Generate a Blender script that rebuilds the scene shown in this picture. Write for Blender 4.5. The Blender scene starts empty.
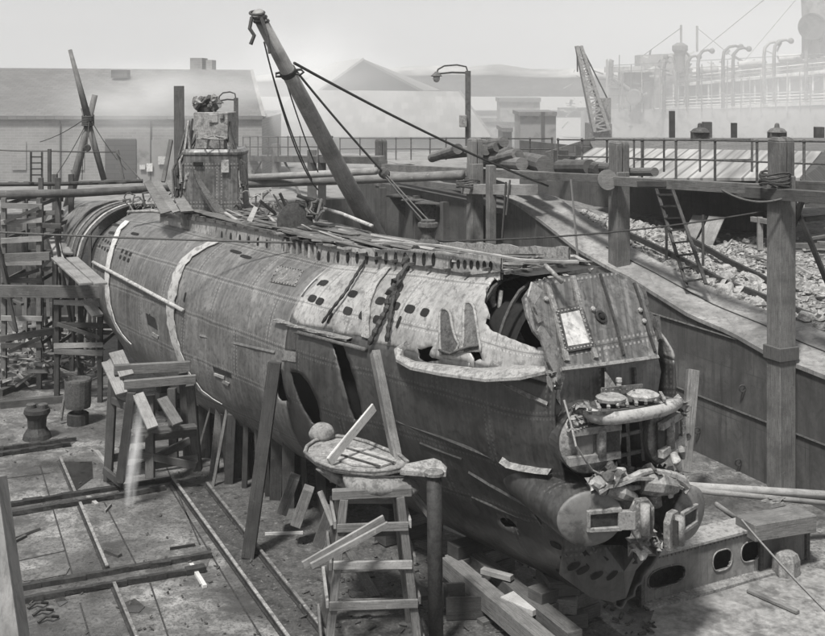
import bpy, bmesh, math, random
from mathutils import Vector as V, Matrix, noise as mnoise
from mathutils.bvhtree import BVHTree
random.seed(7)
R = random.uniform
sc = bpy.context.scene
col = sc.collection
rad = math.radians

# ------------------------------------------------------------------ space
HC, F, CX, HY = 9.8, 1161.0, 412.5, 77.0      # eye height above the dock floor, focal length
def P(x, y, d): return V(((x-CX)/F*d, d, HC-(y-HY)/F*d))
def Z(x, y, z): return P(x, y, (HC-z)*F/(y-HY))
def ray(x, y): return V(((x-CX)/F, 1, -(y-HY)/F))
def on(x, y, p0, n):
    o = V((0, 0, HC)); r = ray(x, y)
    return o + r*((p0-o).dot(n)/r.dot(n))
def pix(p): return (CX+p.x/p.y*F, HY+(HC-p.z)/p.y*F)
TH = rad(35); ZO = 1.2
U = V((-math.sin(TH), math.cos(TH), 0)); W = V((-math.cos(TH), -math.sin(TH), 0)); UP = V((0, 0, 1))
B0 = V((3.6, 19.5, 0))
def S(s, t, z): return B0+U*s+W*t+V((0, 0, z+ZO))        # boat frame: aft, port, up
def SP(x, y, s): return on(x, y, S(s, 0, 0), U)
def TP(x, y, t): return on(x, y, S(0, t, 0), W)
DT = rad(24.4)                                            # dock frame
UD = V((-math.sin(DT), math.cos(DT), 0)); VD = V((math.cos(DT), math.sin(DT), 0)); W0 = V((8.72, 27.5, 0))
def D(a, b, z=0): return W0+UD*a+VD*b+V((0, 0, z))
def wp(x, off):                                           # point of the wall line (moved off metres back) seen in column x
    r = (x-CX)/F; w = W0+VD*off
    a = (w.x-w.y*r)/(-UD.x+UD.y*r)
    return a, w.y+UD.y*a
def WP(x, y, off): return P(x, y, wp(x, off)[1])

# ------------------------------------------------------------------ mesh builder
class MB:
    def __init__(s): s.v = []; s.f = []; s.uv = []
    def face(s, idx, uv=None): s.f.append(tuple(idx)); s.uv.append(uv)
    def beam(s, a, b, w, h=None, up=UP, jit=0.0, w2=None):
        a = V(a); b = V(b); h = w if h is None else h; k = 1 if w2 is None else w2/w
        d = (b-a); L = d.length; d.normalize()
        if abs(d.dot(up)) > .98: up = V((0, 1, 0))
        x = d.cross(up).normalized(); y = x.cross(d)
        n = len(s.v); u0 = R(0, 9); v0 = R(0, 9)
        for p, q in ((a, 1), (b, k)):
            for sx, sy in ((-1, -1), (1, -1), (1, 1), (-1, 1)):
                s.v.append(p+x*(sx*w/2*q+R(-jit, jit))+y*(sy*h/2*q+R(-jit, jit)))
        for i in range(4):
            j = (i+1) % 4; ww = (w, h)[i % 2]; v = v0+i*.7
            s.face((n+j, n+i, n+4+i, n+4+j), [(u0, v+ww), (u0, v), (u0+L, v), (u0+L, v+ww)])
        s.face((n, n+1, n+2, n+3)); s.face((n+7, n+6, n+5, n+4)); return s
    def box(s, c, sx, sy, sz, x=V((1, 0, 0)), jit=0):
        c = V(c); return s.beam(c-x.normalized()*sx/2, c+x.normalized()*sx/2, sy, sz, jit=jit)
    def tube(s, pts, r, n=8, cap=True):
        pts = [V(p) for p in pts]; m = len(pts); rr = r if isinstance(r, (list, tuple)) else [r]*m
        d = (pts[1]-pts[0]).normalized(); x = d.orthogonal().normalized(); L = 0; base = len(s.v); u0 = R(0, 5); Ls = []
        for i, p in enumerate(pts):
            if i: L += (p-pts[i-1]).length
            Ls.append(L)
            dd = (pts[min(i+1, m-1)]-pts[max(i-1, 0)]).normalized()
            x = (x-dd*x.dot(dd)).normalized(); y = dd.cross(x)
            for k in range(n):
                t = 2*math.pi*k/n; s.v.append(p+(x*math.cos(t)+y*math.sin(t))*rr[i])
        for i in range(m-1):
            for k in range(n):
                j = (k+1) % n; a = base+i*n
                c = 2*math.pi*max(rr[i], .01)
                s.face((a+k, a+j, a+n+j, a+n+k), [(u0+Ls[i], c*k/n), (u0+Ls[i], c*(k+1)/n), (u0+Ls[i+1], c*(k+1)/n), (u0+Ls[i+1], c*k/n)])
        if cap: s.face(range(base+n-1, base-1, -1)); s.face(range(base+(m-1)*n, base+m*n))
        return s
    def sheet(s, pts, th=.02, n=None):
        pts = [V(p) for p in pts]
        if n is None:
            n = V((0, 0, 0))
            for i in range(len(pts)): n += pts[i].cross(pts[(i+1) % len(pts)])
        n = V(n).normalized()*th; b = len(s.v); m = len(pts)
        s.v += pts+[p-n for p in pts]
        s.face(range(b, b+m)); s.face(range(b+2*m-1, b+m-1, -1))
        for i in range(m): j = (i+1) % m; s.face((b+j, b+i, b+m+i, b+m+j))
        return s
    def grid(s, rows, closed=False, uv=None):
        b = len(s.v); n = len(rows[0])
        for r in rows: s.v += [V(p) for p in r]
        for i in range(len(rows)-1):
            for j in range(n if closed else n-1):
                k = (j+1) % n
                s.face((b+i*n+j, b+i*n+k, b+(i+1)*n+k, b+(i+1)*n+j), uv(i, j) if uv else None)
        return s
    def lathe(s, base, axis, prof, n=20, sx=1, xd=None):
        axis = V(axis).normalized(); x = V(xd) if xd else axis.orthogonal(); x = (x-axis*x.dot(axis)).normalized(); y = axis.cross(x)
        rows = [[V(base)+axis*h+(x*math.cos(2*math.pi*k/n)*sx+y*math.sin(2*math.pi*k/n))*r for k in range(n)] for r, h in prof]
        b = len(s.v); s.grid(rows, True); m = len(prof)
        s.face(range(b+n-1, b-1, -1)); s.face(range(b+(m-1)*n, b+m*n)); return s
    def blob(s, c, ax, nu=10, nv=7, rough=.0):
        c = V(c); ax = [V(a) for a in ax]; sd = V((R(0, 50), R(0, 50), 0)); rows = []
        for i in range(nv+1):
            ph = math.pi*i/nv; row = []
            for k in range(nu):
                t = 2*math.pi*k/nu
                q = V((math.sin(ph)*math.cos(t), math.sin(ph)*math.sin(t), math.cos(ph)))
                f = 1+rough*mnoise.noise(q*1.6+sd)*2
                row.append(c+(ax[0]*q.x+ax[1]*q.y+ax[2]*q.z)*f)
            rows.append(row)
        return s.grid(rows[::-1], True)
    def crumple(s, c, r, th=.02):
        c = V(c); x = V((R(-1, 1), R(-1, 1), R(-.6, .6))).normalized(); y = x.cross(V((R(-1, 1), R(-1, 1), R(-1, 1)))).normalized(); n = x.cross(y); k = R(1.5, 4)
        rows = []
        for i in range(5):
            row = []
            for j in range(4):
                u, v = i/2-1, j/1.5-1; w_ = mnoise.noise(V((u*1.7+k*9, v*1.7, k)))
                row.append(c+(x*u*(1+R(-.25, .25))+y*v*(.7+R(-.25, .25))+n*(w_*1.2+.35*u*u))*r)
            rows.append(row)
        s.grid(rows); s.grid([[p-n*th for p in reversed(row)] for row in rows]); return s
    def rope(s, a, b, r=.02, sag=0, n=8, seg=5):
        a = V(a); b = V(b)
        return s.tube([a.lerp(b, i/n)-UP*sag*4*(i/n)*(1-i/n) for i in range(n+1)], r, seg)
    def mesh(s, name, off):
        me = bpy.data.meshes.new(name)
        me.from_pydata([v-off for v in s.v], [], s.f)
        uvl = me.uv_layers.new(name='UVMap'); li = 0; data = uvl.data
        for fi, f in enumerate(s.f):
            u = s.uv[fi]
            if u is None:
                p = [s.v[i] for i in f]; nn = (p[1]-p[0]).cross(p[2]-p[0]) if len(p) > 2 else UP
                a = (abs(nn.x), abs(nn.y), abs(nn.z)); k = a.index(max(a))
                u = [((q.y, q.z), (q.x, q.z), (q.x, q.y))[k] for q in p]
            for q in u: data[li].uv = q; li += 1
        me.validate(); me.update(); return me

LOC = {}
def root_loc(o):
    while o.parent: o = o.parent
    return o.location
def tag(o, label, cat, group=None, kind=None):
    if label: o['label'] = label
    if cat: o['category'] = cat
    if group: o['group'] = group
    if kind: o['kind'] = kind
    return o
def thing(name, label, cat, loc, group=None):
    o = bpy.data.objects.new(name, None); col.objects.link(o); o.location = V(loc); o.empty_display_size = .3
    return tag(o, label, cat, group)
def part(name, mb, m, parent, label=None, smooth=False, bev=0):
    me = mb.mesh(name, root_loc(parent)); o = bpy.data.objects.new(name, me); col.objects.link(o)
    o.parent = parent; me.materials.append(m)
    if label: o['label'] = label
    fin(o, smooth, bev); return o
def fin(o, smooth, bev):
    if smooth: o.data.shade_smooth()
    if bev:
        b = o.modifiers.new('bevel', 'BEVEL'); b.width = bev; b.segments = 1; b.limit_method = 'ANGLE'
def single(name, mb, m, label, cat, group=None, kind=None, smooth=False, bev=0):
    xs = [v.x for v in mb.v]; ys = [v.y for v in mb.v]; zs = [v.z for v in mb.v]
    off = V(((min(xs)+max(xs))/2, (min(ys)+max(ys))/2, min(zs)))
    me = mb.mesh(name, off); o = bpy.data.objects.new(name, me); col.objects.link(o); o.location = off
    me.materials.append(m); fin(o, smooth, bev)
    return tag(o, label, cat, group, kind)
def struct(name, mb, m, smooth=False): return single(name, mb, m, None, None, kind='structure', smooth=smooth)

# ------------------------------------------------------------------ materials (the picture is monochrome: greys)
def g(v): return (v, v*.99, v*.97, 1)
class NT:
    def __init__(s, name):
        s.m = bpy.data.materials.new(name); s.m.use_nodes = True; s.t = s.m.node_tree; s.n = s.t.nodes; s.l = s.t.links
        s.b = s.n['Principled BSDF']; s.tc = s.n.new('ShaderNodeTexCoord')
    def lk(s, a, b): s.l.new(a, b); return s
    def mapn(s, src, sc, loc=(0, 0, 0)):
        m = s.n.new('ShaderNodeMapping'); s.lk(s.tc.outputs[src], m.inputs[0]); m.inputs['Scale'].default_value = sc; m.inputs['Location'].default_value = loc
        return m.outputs[0]
    def noise(s, vec, scale, det=4, rough=.6, dist=0):
        n = s.n.new('ShaderNodeTexNoise'); s.lk(vec, n.inputs['Vector']); n.inputs['Scale'].default_value = scale
        n.inputs['Detail'].default_value = det; n.inputs['Roughness'].default_value = rough; n.inputs['Distortion'].default_value = dist
        return n.outputs['Fac']
    def ramp(s, fac, stops):
        r = s.n.new('ShaderNodeValToRGB'); s.lk(fac, r.inputs[0]); e = r.color_ramp.elements
        while len(e) < len(stops): e.new(.5)
        for i, (p, v) in enumerate(stops): e[i].position = p; e[i].color = g(v) if not isinstance(v, tuple) else v
        return r.outputs[0]
    def mix(s, fac, a, b, mode='MIX'):
        m = s.n.new('ShaderNodeMix'); m.data_type = 'RGBA'; m.blend_type = mode
        for sock, v in ((m.inputs['Factor'], fac), (m.inputs['A'], a), (m.inputs['B'], b)):
            if isinstance(v, (int, float)):
                if sock.name == 'Factor': sock.default_value = v
                else: sock.default_value = g(v)
            else: s.lk(v, sock)
        return m.outputs['Result']
    def math(s, op, a, b=None, c=None):
        m = s.n.new('ShaderNodeMath'); m.operation = op
        for i, v in enumerate((a, b, c)):
            if v is None: continue
            if isinstance(v, (int, float)): m.inputs[i].default_value = v
            else: s.lk(v, m.inputs[i])
        return m.outputs[0]
    def bump(s, h, st, dist=.02, prev=None):
        b = s.n.new('ShaderNodeBump'); s.lk(h, b.inputs['Height']); b.inputs['Strength'].default_value = st; b.inputs['Distance'].default_value = dist
        if prev: s.lk(prev, b.inputs['Normal'])
        s.lk(b.outputs[0], s.b.inputs['Normal']); return b.outputs[0]
    def rnd(s, c):
        i = s.n.new('ShaderNodeObjectInfo'); r = s.n.new('ShaderNodeMapRange'); s.lk(i.outputs['Random'], r.inputs[0]); r.inputs[3].default_value = .65; r.inputs[4].default_value = 1.35
        m = s.n.new('ShaderNodeVectorMath'); m.operation = 'SCALE'; s.lk(c, m.inputs[0]); s.lk(r.outputs[0], m.inputs['Scale']); return m.outputs[0]
    def out(s, c, rough=.8, metal=0, spec=.3):
        s.lk(c, s.b.inputs['Base Color'])
        if isinstance(rough, (int, float)): s.b.inputs['Roughness'].default_value = rough
        else: s.lk(rough, s.b.inputs['Roughness'])
        s.b.inputs['Metallic'].default_value = metal; s.b.inputs['Specular IOR Level'].default_value = spec; return s.m
def plain(name, v, var=.35, scale=2.5, rough=.8, bump=.3, spec=.3, metal=0, spots=0):
    n = NT(name); o = n.mapn('Object', (1, 1, 1)); a = n.noise(o, scale, 8, .65, .4); b = n.noise(o, scale*6, 7, .6)
    c = n.ramp(a, [(.3, v*(1-var)), (.5, v), (.7, v*(1+var))])
    c = n.mix(.45, c, n.ramp(b, [(.35, v*max(.2, 1-var*1.5)), (.65, v*(1+var*1.2))]))
    c = n.mix(n.ramp(n.noise(o, scale*1.7, 9, .7, .3), [(.38, .8), (.5, 0)]), c, v*.35)
    c = n.rnd(c)
    if spots: c = n.mix(n.ramp(n.noise(o, scale*2.3, 7, .75), [(.56, 0), (.66, 1)]), c, spots)
    n.bump(b, bump*.7, .012); return n.out(c, rough, metal, spec)
def wood(name, v, var=.45, rough=.85, dirt=.5):
    n = NT(name); u = n.mapn('UV', (1, 1, 1)); st = n.mapn('UV', (1.8, 34, 1)); ck = n.mapn('UV', (.7, 55, 1)); o = n.mapn('Object', (1, 1, 1))
    gr = n.noise(st, 1.6, 8, .75, .5); bl = n.noise(o, 1.5, 5, .6)
    c = n.ramp(gr, [(.3, v*(1-var)), (.5, v), (.72, v*(1+var))])
    c = n.mix(n.ramp(bl, [(.38, dirt), (.55, 0)]), c, v*.3)
    c = n.mix(n.ramp(n.noise(o, 22, 6, .8), [(.55, 0), (.66, .7)]), c, v*.3)
    c = n.mix(n.ramp(n.noise(ck, 1, 5, .6), [(.60, 0), (.66, .85)]), c, v*.15)
    c = n.rnd(c)
    c = n.mix(n.ramp(n.noise(o, 9, 6, .7), [(.6, 0), (.72, .6)]), c, v*1.6)
    n.bump(gr, .6, .012); return n.out(c, rough, 0, .25)
M = {}
M['wood_dark'] = wood('weathered dark timber', .06)
M['wood_mid'] = wood('weathered timber', .115, .6)
M['wood_light'] = wood('sawn pale timber', .2, .35, dirt=.5)
M['wood_pale'] = wood('fresh pale board', .33, .2, dirt=.3)
M['wood_black'] = wood('tarred timber', .04)
M['iron'] = plain('rusted iron', .07, .5, 5, .75, .5)
M['iron_dark'] = plain('dark iron', .028, .5, 4, .7, .4)
M['iron_mid'] = plain('grey painted iron', .16, .45, 4, .7, .4, spots=.3)
M['iron_light'] = plain('pale scoured iron', .23, .3, 5, .65, .5, spots=.16)
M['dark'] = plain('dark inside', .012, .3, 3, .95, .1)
M['rope'] = plain('tarred rope', .06, .3, 20, .9, .4)
M['rope_light'] = plain('pale rope', .24, .2, 20, .9, .4)
M['stone'] = plain('rubble stone', .36, .45, 3, .9, .6, spots=.12)
M['canvas'] = plain('dirty canvas', .15, .3, 4, .95, .8)
M['white'] = plain('weathered white paint', .31, .2, 3, .7, .3)
M['strap'] = plain('pale strap', .30, .15, 3, .8, .2)
M['cap'] = plain('scoured cap', .105, .18, 1.6, .55, .15)
M['paper'] = plain('pale paper', .5, .05, 6, .8, .1)
M['glass'] = plain('lamp glass', .6, .1, 6, .2, .0, .6)
M['shipgrey'] = plain('ship paint', .15, .12, .4, .7, .1)
M['shipwhite'] = plain('ship white paint', .3, .1, .5, .7, .1)
M['shipdark'] = plain('ship dark paint', .07, .3, .4, .7, .1)
M['hill'] = plain('hillside painted hazy', .22, .4, .02, 1, .2)  # hill grey lightened, distance haze painted into the colour
M['water'] = plain('puddle', .03, .2, 3, .08, .02, .6)

def hullmat(name, v, light, streak=.5, seamv=.25, band=None, chip=.0):
    n = NT(name); uv = n.mapn('UV', (1, 1, 1)); o = n.mapn('Object', (1, 1, 1))
    st = n.noise(n.mapn('UV', (7.5, .38, 1)), 1, 8, .7, .3)        # run-off streaks down the side
    st2 = n.noise(n.mapn('UV', (24, .8, 1)), 1, 7, .72, .2)
    bl = n.noise(o, .9, 9, .68, .6); fine = n.noise(o, 10, 7, .6)
    c = n.ramp(bl, [(.32, v*.55), (.46, v*.9), (.58, v*1.15), (.76, light)])
    c = n.mix(n.ramp(st, [(.45, 0), (.72, streak)]), c, light)
    c = n.mix(n.ramp(st2, [(.52, 0), (.68, min(1, streak*1.3))]), c, v*.25)
    c = n.mix(n.ramp(fine, [(.36, .55), (.5, 0)]), c, v*.35)
    c = n.mix(n.ramp(n.noise(o, 4, 8, .65, .2), [(.58, 0), (.68, .2)]), c, light*1.15)
    c = n.mix(n.ramp(n.noise(o, 2.1, 10, .75, .3), [(.53, 0), (.64, .35)]), c, v*.3)
    if chip: c = n.mix(n.ramp(n.noise(o, 3.2, 10, .8, .8), [(.55, 0), (.60, chip)]), c, v*.22)
    sx = n.n.new('ShaderNodeSeparateXYZ'); n.lk(uv, sx.inputs[0]); X, Y = sx.outputs[0], sx.outputs[1]
    def line(val, per, wd):
        f = n.math('FRACT', n.math('DIVIDE', val, per)); f = n.math('ABSOLUTE', n.math('SUBTRACT', f, .5))
        return n.math('GREATER_THAN', f, .5-wd/per/2), f
    l1, f1 = line(Y, 1.05, .02); off = n.math('MULTIPLY', n.math('FLOOR', n.math('DIVIDE', n.math('ADD', Y, 0), 1.05)), 1.37)
    l2, f2 = line(n.math('ADD', X, off), 2.9, .022)
    seam = n.math('MAXIMUM', l1, l2)
    c = n.mix(n.math('MULTIPLY', seam, .6), c, v*.3)
    def dots(val, other, per, f, lo, hi):
        b = n.math('MULTIPLY', n.math('GREATER_THAN', f, lo), n.math('LESS_THAN', f, hi))
        dd = n.math('GREATER_THAN', n.math('SINE', n.math('MULTIPLY', val, 2*math.pi/per)), .1)
        return n.math('MULTIPLY', b, dd)
    rv = n.math('MAXIMUM', dots(X, Y, .085, f1, .5-.07/1.05, .5-.035/1.05), dots(Y, X, .085, f2, .5-.08/2.9, .5-.045/2.9))
    c = n.mix(n.math('MULTIPLY', rv, .45), c, light*1.1)
    b1 = n.bump(n.math('SUBTRACT', rv, n.math('MULTIPLY', seam, 2)), .6, .012)
    b2 = n.bump(n.noise(o, 1.3, 3, .5), .35, .12, b1)
    n.bump(fine, .15, .008, b2)
    return n.out(c, n.ramp(bl, [(.35, .28), (.65, .55)]), 0, .6)
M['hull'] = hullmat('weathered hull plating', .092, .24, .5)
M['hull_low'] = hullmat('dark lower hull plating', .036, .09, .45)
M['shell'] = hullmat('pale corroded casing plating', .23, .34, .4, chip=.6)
M['plate'] = hullmat('stained bulkhead plating', .065, .25, .6, chip=.6)

def slatemat(name, v, bw_=.5, rh=.32):
    n = NT(name); b = n.n.new('ShaderNodeTexBrick'); n.lk(n.mapn('UV', (1, 1, 1)), b.inputs[0]); b.inputs['Scale'].default_value = 1
    b.inputs['Brick Width'].default_value = bw_; b.inputs['Row Height'].default_value = rh; b.inputs['Mortar Size'].default_value = .02
    b.inputs['Color1'].default_value = g(v*.8); b.inputs['Color2'].default_value = g(v*1.2); b.inputs['Mortar'].default_value = g(v*.5)
    o = n.mapn('Object', (1, 1, 1)); c = n.mix(n.ramp(n.noise(o, .12, 6, .6), [(.35, .5), (.65, 0)]), b.outputs[0], v*.6)
    return n.out(c, .85, 0, .3)
M['slate'] = slatemat('slate roof', .10); M['roofside'] = slatemat('dark boarding', .055, 3, .25); M['paleroof'] = slatemat('sheet roof', .15, 1.0, 2.5)
# ------------------------------------------------------------------ the submarine
ST = [ # s, list of (half breadth, height)
 (0,  [(0,5.05),(.55,5.03),(1.0,4.75),(1.28,4.15),(1.42,3.6),(1.42,2.8),(1.25,2.1),(1.0,1.4),(.72,.6),(.3,-.1),(0,-.38)]),
 (2,  [(0,5.08),(.75,5.05),(1.15,4.75),(1.48,4.15),(1.62,3.6),(1.62,2.8),(1.5,2.1),(1.22,1.4),(.88,.5),(.4,-.15),(0,-.42)]),
 (4,  [(0,4.98),(.8,4.85),(1.25,4.5),(1.62,4.05),(1.78,3.5),(1.8,2.8),(1.7,2.0),(1.45,1.2),(1.05,.4),(.5,-.2),(0,-.45)]),
 (8,  [(0,4.75),(.8,4.5),(1.4,4.15),(1.82,3.7),(2.02,3.2),(2.1,2.6),(2.08,1.75),(1.85,.9),(1.4,.25),(.75,-.2),(0,-.4)]),
 (14, [(0,4.65),(.8,4.45),(1.4,4.1),(1.83,3.6),(2.04,3.1),(2.12,2.55),(2.13,1.7),(1.98,.85),(1.6,.2),(.9,-.2),(0,-.38)]),
 (18, [(0,4.6),(.8,4.4),(1.38,4.05),(1.8,3.6),(1.98,3.1),(2.06,2.55),(2.04,1.75),(1.85,.95),(1.45,.35),(.8,-.05),(0,-.2)]),
 (20.6,[(0,4.5),(.78,4.3),(1.32,3.95),(1.68,3.55),(1.86,3.05),(1.92,2.6),(1.84,1.9),(1.55,1.25),(1.1,.7),(.6,.4),(0,.3)]),
 (24, [(0,4.4),(.7,4.22),(1.1,3.9),(1.4,3.5),(1.55,3.1),(1.6,2.7),(1.5,2.1),(1.25,1.6),(.9,1.2),(.5,.9),(0,.8)]),
 (28, [(0,4.1),(.4,4.0),(.7,3.8),(.9,3.5),(1.0,3.2),(1.0,2.9),(.9,2.6),(.75,2.3),(.5,2.1),(.3,1.95),(0,1.9)])]
def cr(a, b, c, d, t): return .5*((2*b)+(c-a)*t+(2*a-5*b+4*c-d)*t*t+(3*b-a-3*c+d)*t**3)
def keys(s):
    s = max(0, min(27.99, s)); i = max(k for k in range(len(ST)-1) if ST[k][0] <= s)
    t = (s-ST[i][0])/(ST[i+1][0]-ST[i][0])
    t2 = t*t*(3-2*t)*.5+t*.5
    return [(a[0]+(b[0]-a[0])*t2, a[1]+(b[1]-a[1])*t2) for a, b in zip(ST[i][1], ST[i+1][1])]
def prof(s, q, k=None):         # q in -1..1, 0 = top centre, 1 = keel (port side +)
    k = k or keys(s); m = len(k)-1; x = abs(q)*m; i = min(int(x), m-1); t = x-i
    pt = lambda j: (-k[1][0], k[1][1]) if j < 0 else ((-k[m-1][0], k[m-1][1]) if j > m else k[j])
    a, b, c, d = pt(i-1), pt(i), pt(i+1), pt(i+2)
    r = (cr(a[0], b[0], c[0], d[0], t), cr(a[1], b[1], c[1], d[1], t))
    return (r[0] if q >= 0 else -r[0], r[1])
def s0(q, z):
    j = mnoise.noise(V((q*14, 3, 0)))*.10+mnoise.noise(V((q*45, 9, 0)))*.05
    if z > 3.7: return .18+(z-3.7)/1.35*1.05+j*.6
    if z > 1.9: return .2+j*.4
    if z > 1.0: return .35+j
    return -.05+max(0, (.3-z))*.25+j*1.6
NQ = 150
qs = [-1+2*i/NQ for i in range(NQ+1)]
def hull_rows(ss, front=False, dent=0, shrink=1.0):
    rows = []
    for a in ss:
        k = keys(a); row = []
        for q in qs:
            t, z = prof(a, q, k); s = a
            if front and a < 2: s = s0(q, z)*(1-a/2)+a
            if shrink != 1: t *= shrink; z = 2.6+(z-2.6)*shrink
            dn = mnoise.noise(V((s*.45, q*3.2, 1)))*.055+mnoise.noise(V((s*1.5, q*8, 5)))*.018
            f = 1+dn*(.6 if s > 8 else .9)
            row.append(S(s, t*f, z+(0 if abs(q) > .15 else dn*.3)))
        rows.append(row)
    return rows
def inpoly(x, y, poly):
    c = False; j = len(poly)-1
    for i in range(len(poly)):
        if (poly[i][1] > y) != (poly[j][1] > y) and x < (poly[j][0]-poly[i][0])*(y-poly[i][1])/(poly[j][1]-poly[i][1])+poly[i][0]: c = not c
        j = i
    return c
HOLES = [ # torn and cut openings of the port side, outlined where they lie on the plating
 [(486,292),(492,281),(500,275),(512,270),(530,268),(560,262),(600,262),(612,272),(560,276),(536,281),(528,292),(533,312),(541,330),(548,345),(536,348),(520,342),(505,336),(492,331),(485,323),(489,312),(484,302)],
 [(332,341),(343,345),(349,362),(356,385),(362,412),(356,424),(349,408),(341,378)],
 [(271,363),(281,366),(283,384),(287,401),(279,401),(273,382)],
 [(290,371),(300,373),(310,385),(318,404),(321,424),(312,424),(300,404),(294,388)],
 [(421,349),(433,346),(428,357),(441,360),(425,362),(416,357)],
 [(470,352),(478,346),(481,358),(474,362)],
 [(497,516),(511,519),(518,528),(503,527)],
 [(160,382),(166,384),(168,392),(161,390)]]
HB = [(min(p[0] for p in h), max(p[0] for p in h), min(p[1] for p in h), max(p[1] for p in h)) for h in HOLES]
ssA = [i*.07 for i in range(58)]+[4.06+i*.12 for i in range(139)]
rowsA = hull_rows(ssA, True)
arc = []
for row in rowsA:                                   # arc length from the top centre, for the UVs
    m = NQ//2; L = [0]*(NQ+1)
    for j in range(m+1, NQ+1): L[j] = L[j-1]+(row[j]-row[j-1]).length
    for j in range(m-1, -1, -1): L[j] = L[j+1]+(row[j]-row[j+1]).length
    arc.append(L)
HB_BVH = BVHTree.FromPolygons([v.copy() for r in rowsA for v in r], [(i*(NQ+1)+j, i*(NQ+1)+j+1, (i+1)*(NQ+1)+j+1, (i+1)*(NQ+1)+j) for i in range(len(rowsA)-1) for j in range(NQ)])
def hit(x, y, out=0.0, bv=None):
    r = ray(x, y).normalized(); p, n, i, d = (bv or HB_BVH).ray_cast(V((0, 0, HC)), r)
    if p is None: return None, None
    if n.dot(r) > 0: n = -n
    return p+n*out, n
def rough(h):                                        # ragged outline: subdivide and jitter
    o = []
    for i in range(len(h)):
        a, b = h[i], h[(i+1) % len(h)]; n = max(1, int(math.hypot(a[0]-b[0], a[1]-b[1])/3))
        for k in range(n): o.append((a[0]+(b[0]-a[0])*k/n+R(-.5, .5), a[1]+(b[1]-a[1])*k/n+R(-.5, .5)))
    return o
HOLES = [rough(h) for h in HOLES]
for i, row in enumerate(rowsA):                      # draw the nearest grid points onto the outlines of the openings
    for j in range(NQ//2+2, NQ+1):
        x, y = pix(row[j])
        for h, b in zip(HOLES, HB):
            if not (b[0]-3 <= x <= b[1]+3 and b[2]-3 <= y <= b[3]+3): continue
            best = None
            for k in range(len(h)):
                ax, ay = h[k]; bx_, by_ = h[(k+1) % len(h)]; dx, dy = bx_-ax, by_-ay; t = max(0, min(1, ((x-ax)*dx+(y-ay)*dy)/(dx*dx+dy*dy+1e-9)))
                qx, qy = ax+dx*t, ay+dy*t; dd = math.hypot(qx-x, qy-y)
                if best is None or dd < best[0]: best = (dd, qx, qy)
            cell = F/row[j].y*.048
            if best[0] < cell:
                p, n = hit(best[1], best[2])
                if p is not None and (p-row[j]).length < .3: row[j] = p
                break
cells = []
mats = {'shell': MB(), 'hull': MB(), 'low': MB()}
for k in mats.values():
    for r in rowsA: k.v += r
n1 = NQ+1
for i in range(len(rowsA)-1):
    for j in range(NQ):
        a = (i*n1+j, i*n1+j+1, (i+1)*n1+j+1, (i+1)*n1+j)
        c = (rowsA[i][j]+rowsA[i+1][j+1])/2
        x, y = pix(c); z = c.z-ZO; s = ssA[i]; q = (qs[j]+qs[j+1])/2
        cut = False
        if q > .02:
            jx, jy = x, y
            for h, b in zip(HOLES, HB):
                if b[0]-2 <= jx <= b[1]+2 and b[2]-2 <= jy <= b[3]+2 and inpoly(jx, jy, h): cut = True; break
        elif s < 2.6 and z > 4.2: cut = mnoise.noise(V((s*1.5, q*9, 4))) > -.15
        if cut: continue
        kn = 3.62-.03*s
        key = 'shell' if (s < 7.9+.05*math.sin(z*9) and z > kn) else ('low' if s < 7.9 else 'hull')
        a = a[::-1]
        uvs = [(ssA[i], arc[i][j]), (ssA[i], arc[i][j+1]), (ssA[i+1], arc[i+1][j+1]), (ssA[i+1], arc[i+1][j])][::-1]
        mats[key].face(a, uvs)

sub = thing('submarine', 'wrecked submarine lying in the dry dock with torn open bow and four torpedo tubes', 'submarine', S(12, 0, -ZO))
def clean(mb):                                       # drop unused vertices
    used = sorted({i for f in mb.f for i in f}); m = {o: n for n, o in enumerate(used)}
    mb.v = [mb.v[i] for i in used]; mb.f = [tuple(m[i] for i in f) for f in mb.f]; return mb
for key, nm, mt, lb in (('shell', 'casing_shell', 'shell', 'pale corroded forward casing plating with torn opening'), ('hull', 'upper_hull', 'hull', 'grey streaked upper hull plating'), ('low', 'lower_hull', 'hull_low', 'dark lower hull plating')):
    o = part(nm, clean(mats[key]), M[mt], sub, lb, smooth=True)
    so = o.modifiers.new('thickness', 'SOLIDIFY'); so.thickness = .035; so.offset = -1
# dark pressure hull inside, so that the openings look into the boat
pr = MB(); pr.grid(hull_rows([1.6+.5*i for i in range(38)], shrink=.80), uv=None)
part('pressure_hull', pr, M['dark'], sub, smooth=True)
# after body beyond the open joint
aft = MB(); ssB = [21.7+i*.15 for i in range(43)]
aft.grid(hull_rows(ssB)); o = part('after_hull', aft, M['hull'], sub, 'grey after hull beyond the open joint', smooth=True)
for i, s in enumerate((21.7, 22.1, 22.5, 23.0, 23.6)):
    rb = MB(); rb.tube([S(s, *[c*(1.012) if ii == 0 else c for ii, c in enumerate(prof(s, q))])+UP*.03 for q in qs[20:-20]], .045, 5)
    part('hull_rib', rb, M['iron_light' if i % 2 else 'iron'], sub)
mid = MB(); mid.grid(hull_rows([20.3, 20.8, 21.3, 21.9], shrink=.84)); part('open_joint', mid, M['dark'], sub, smooth=True)

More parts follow.
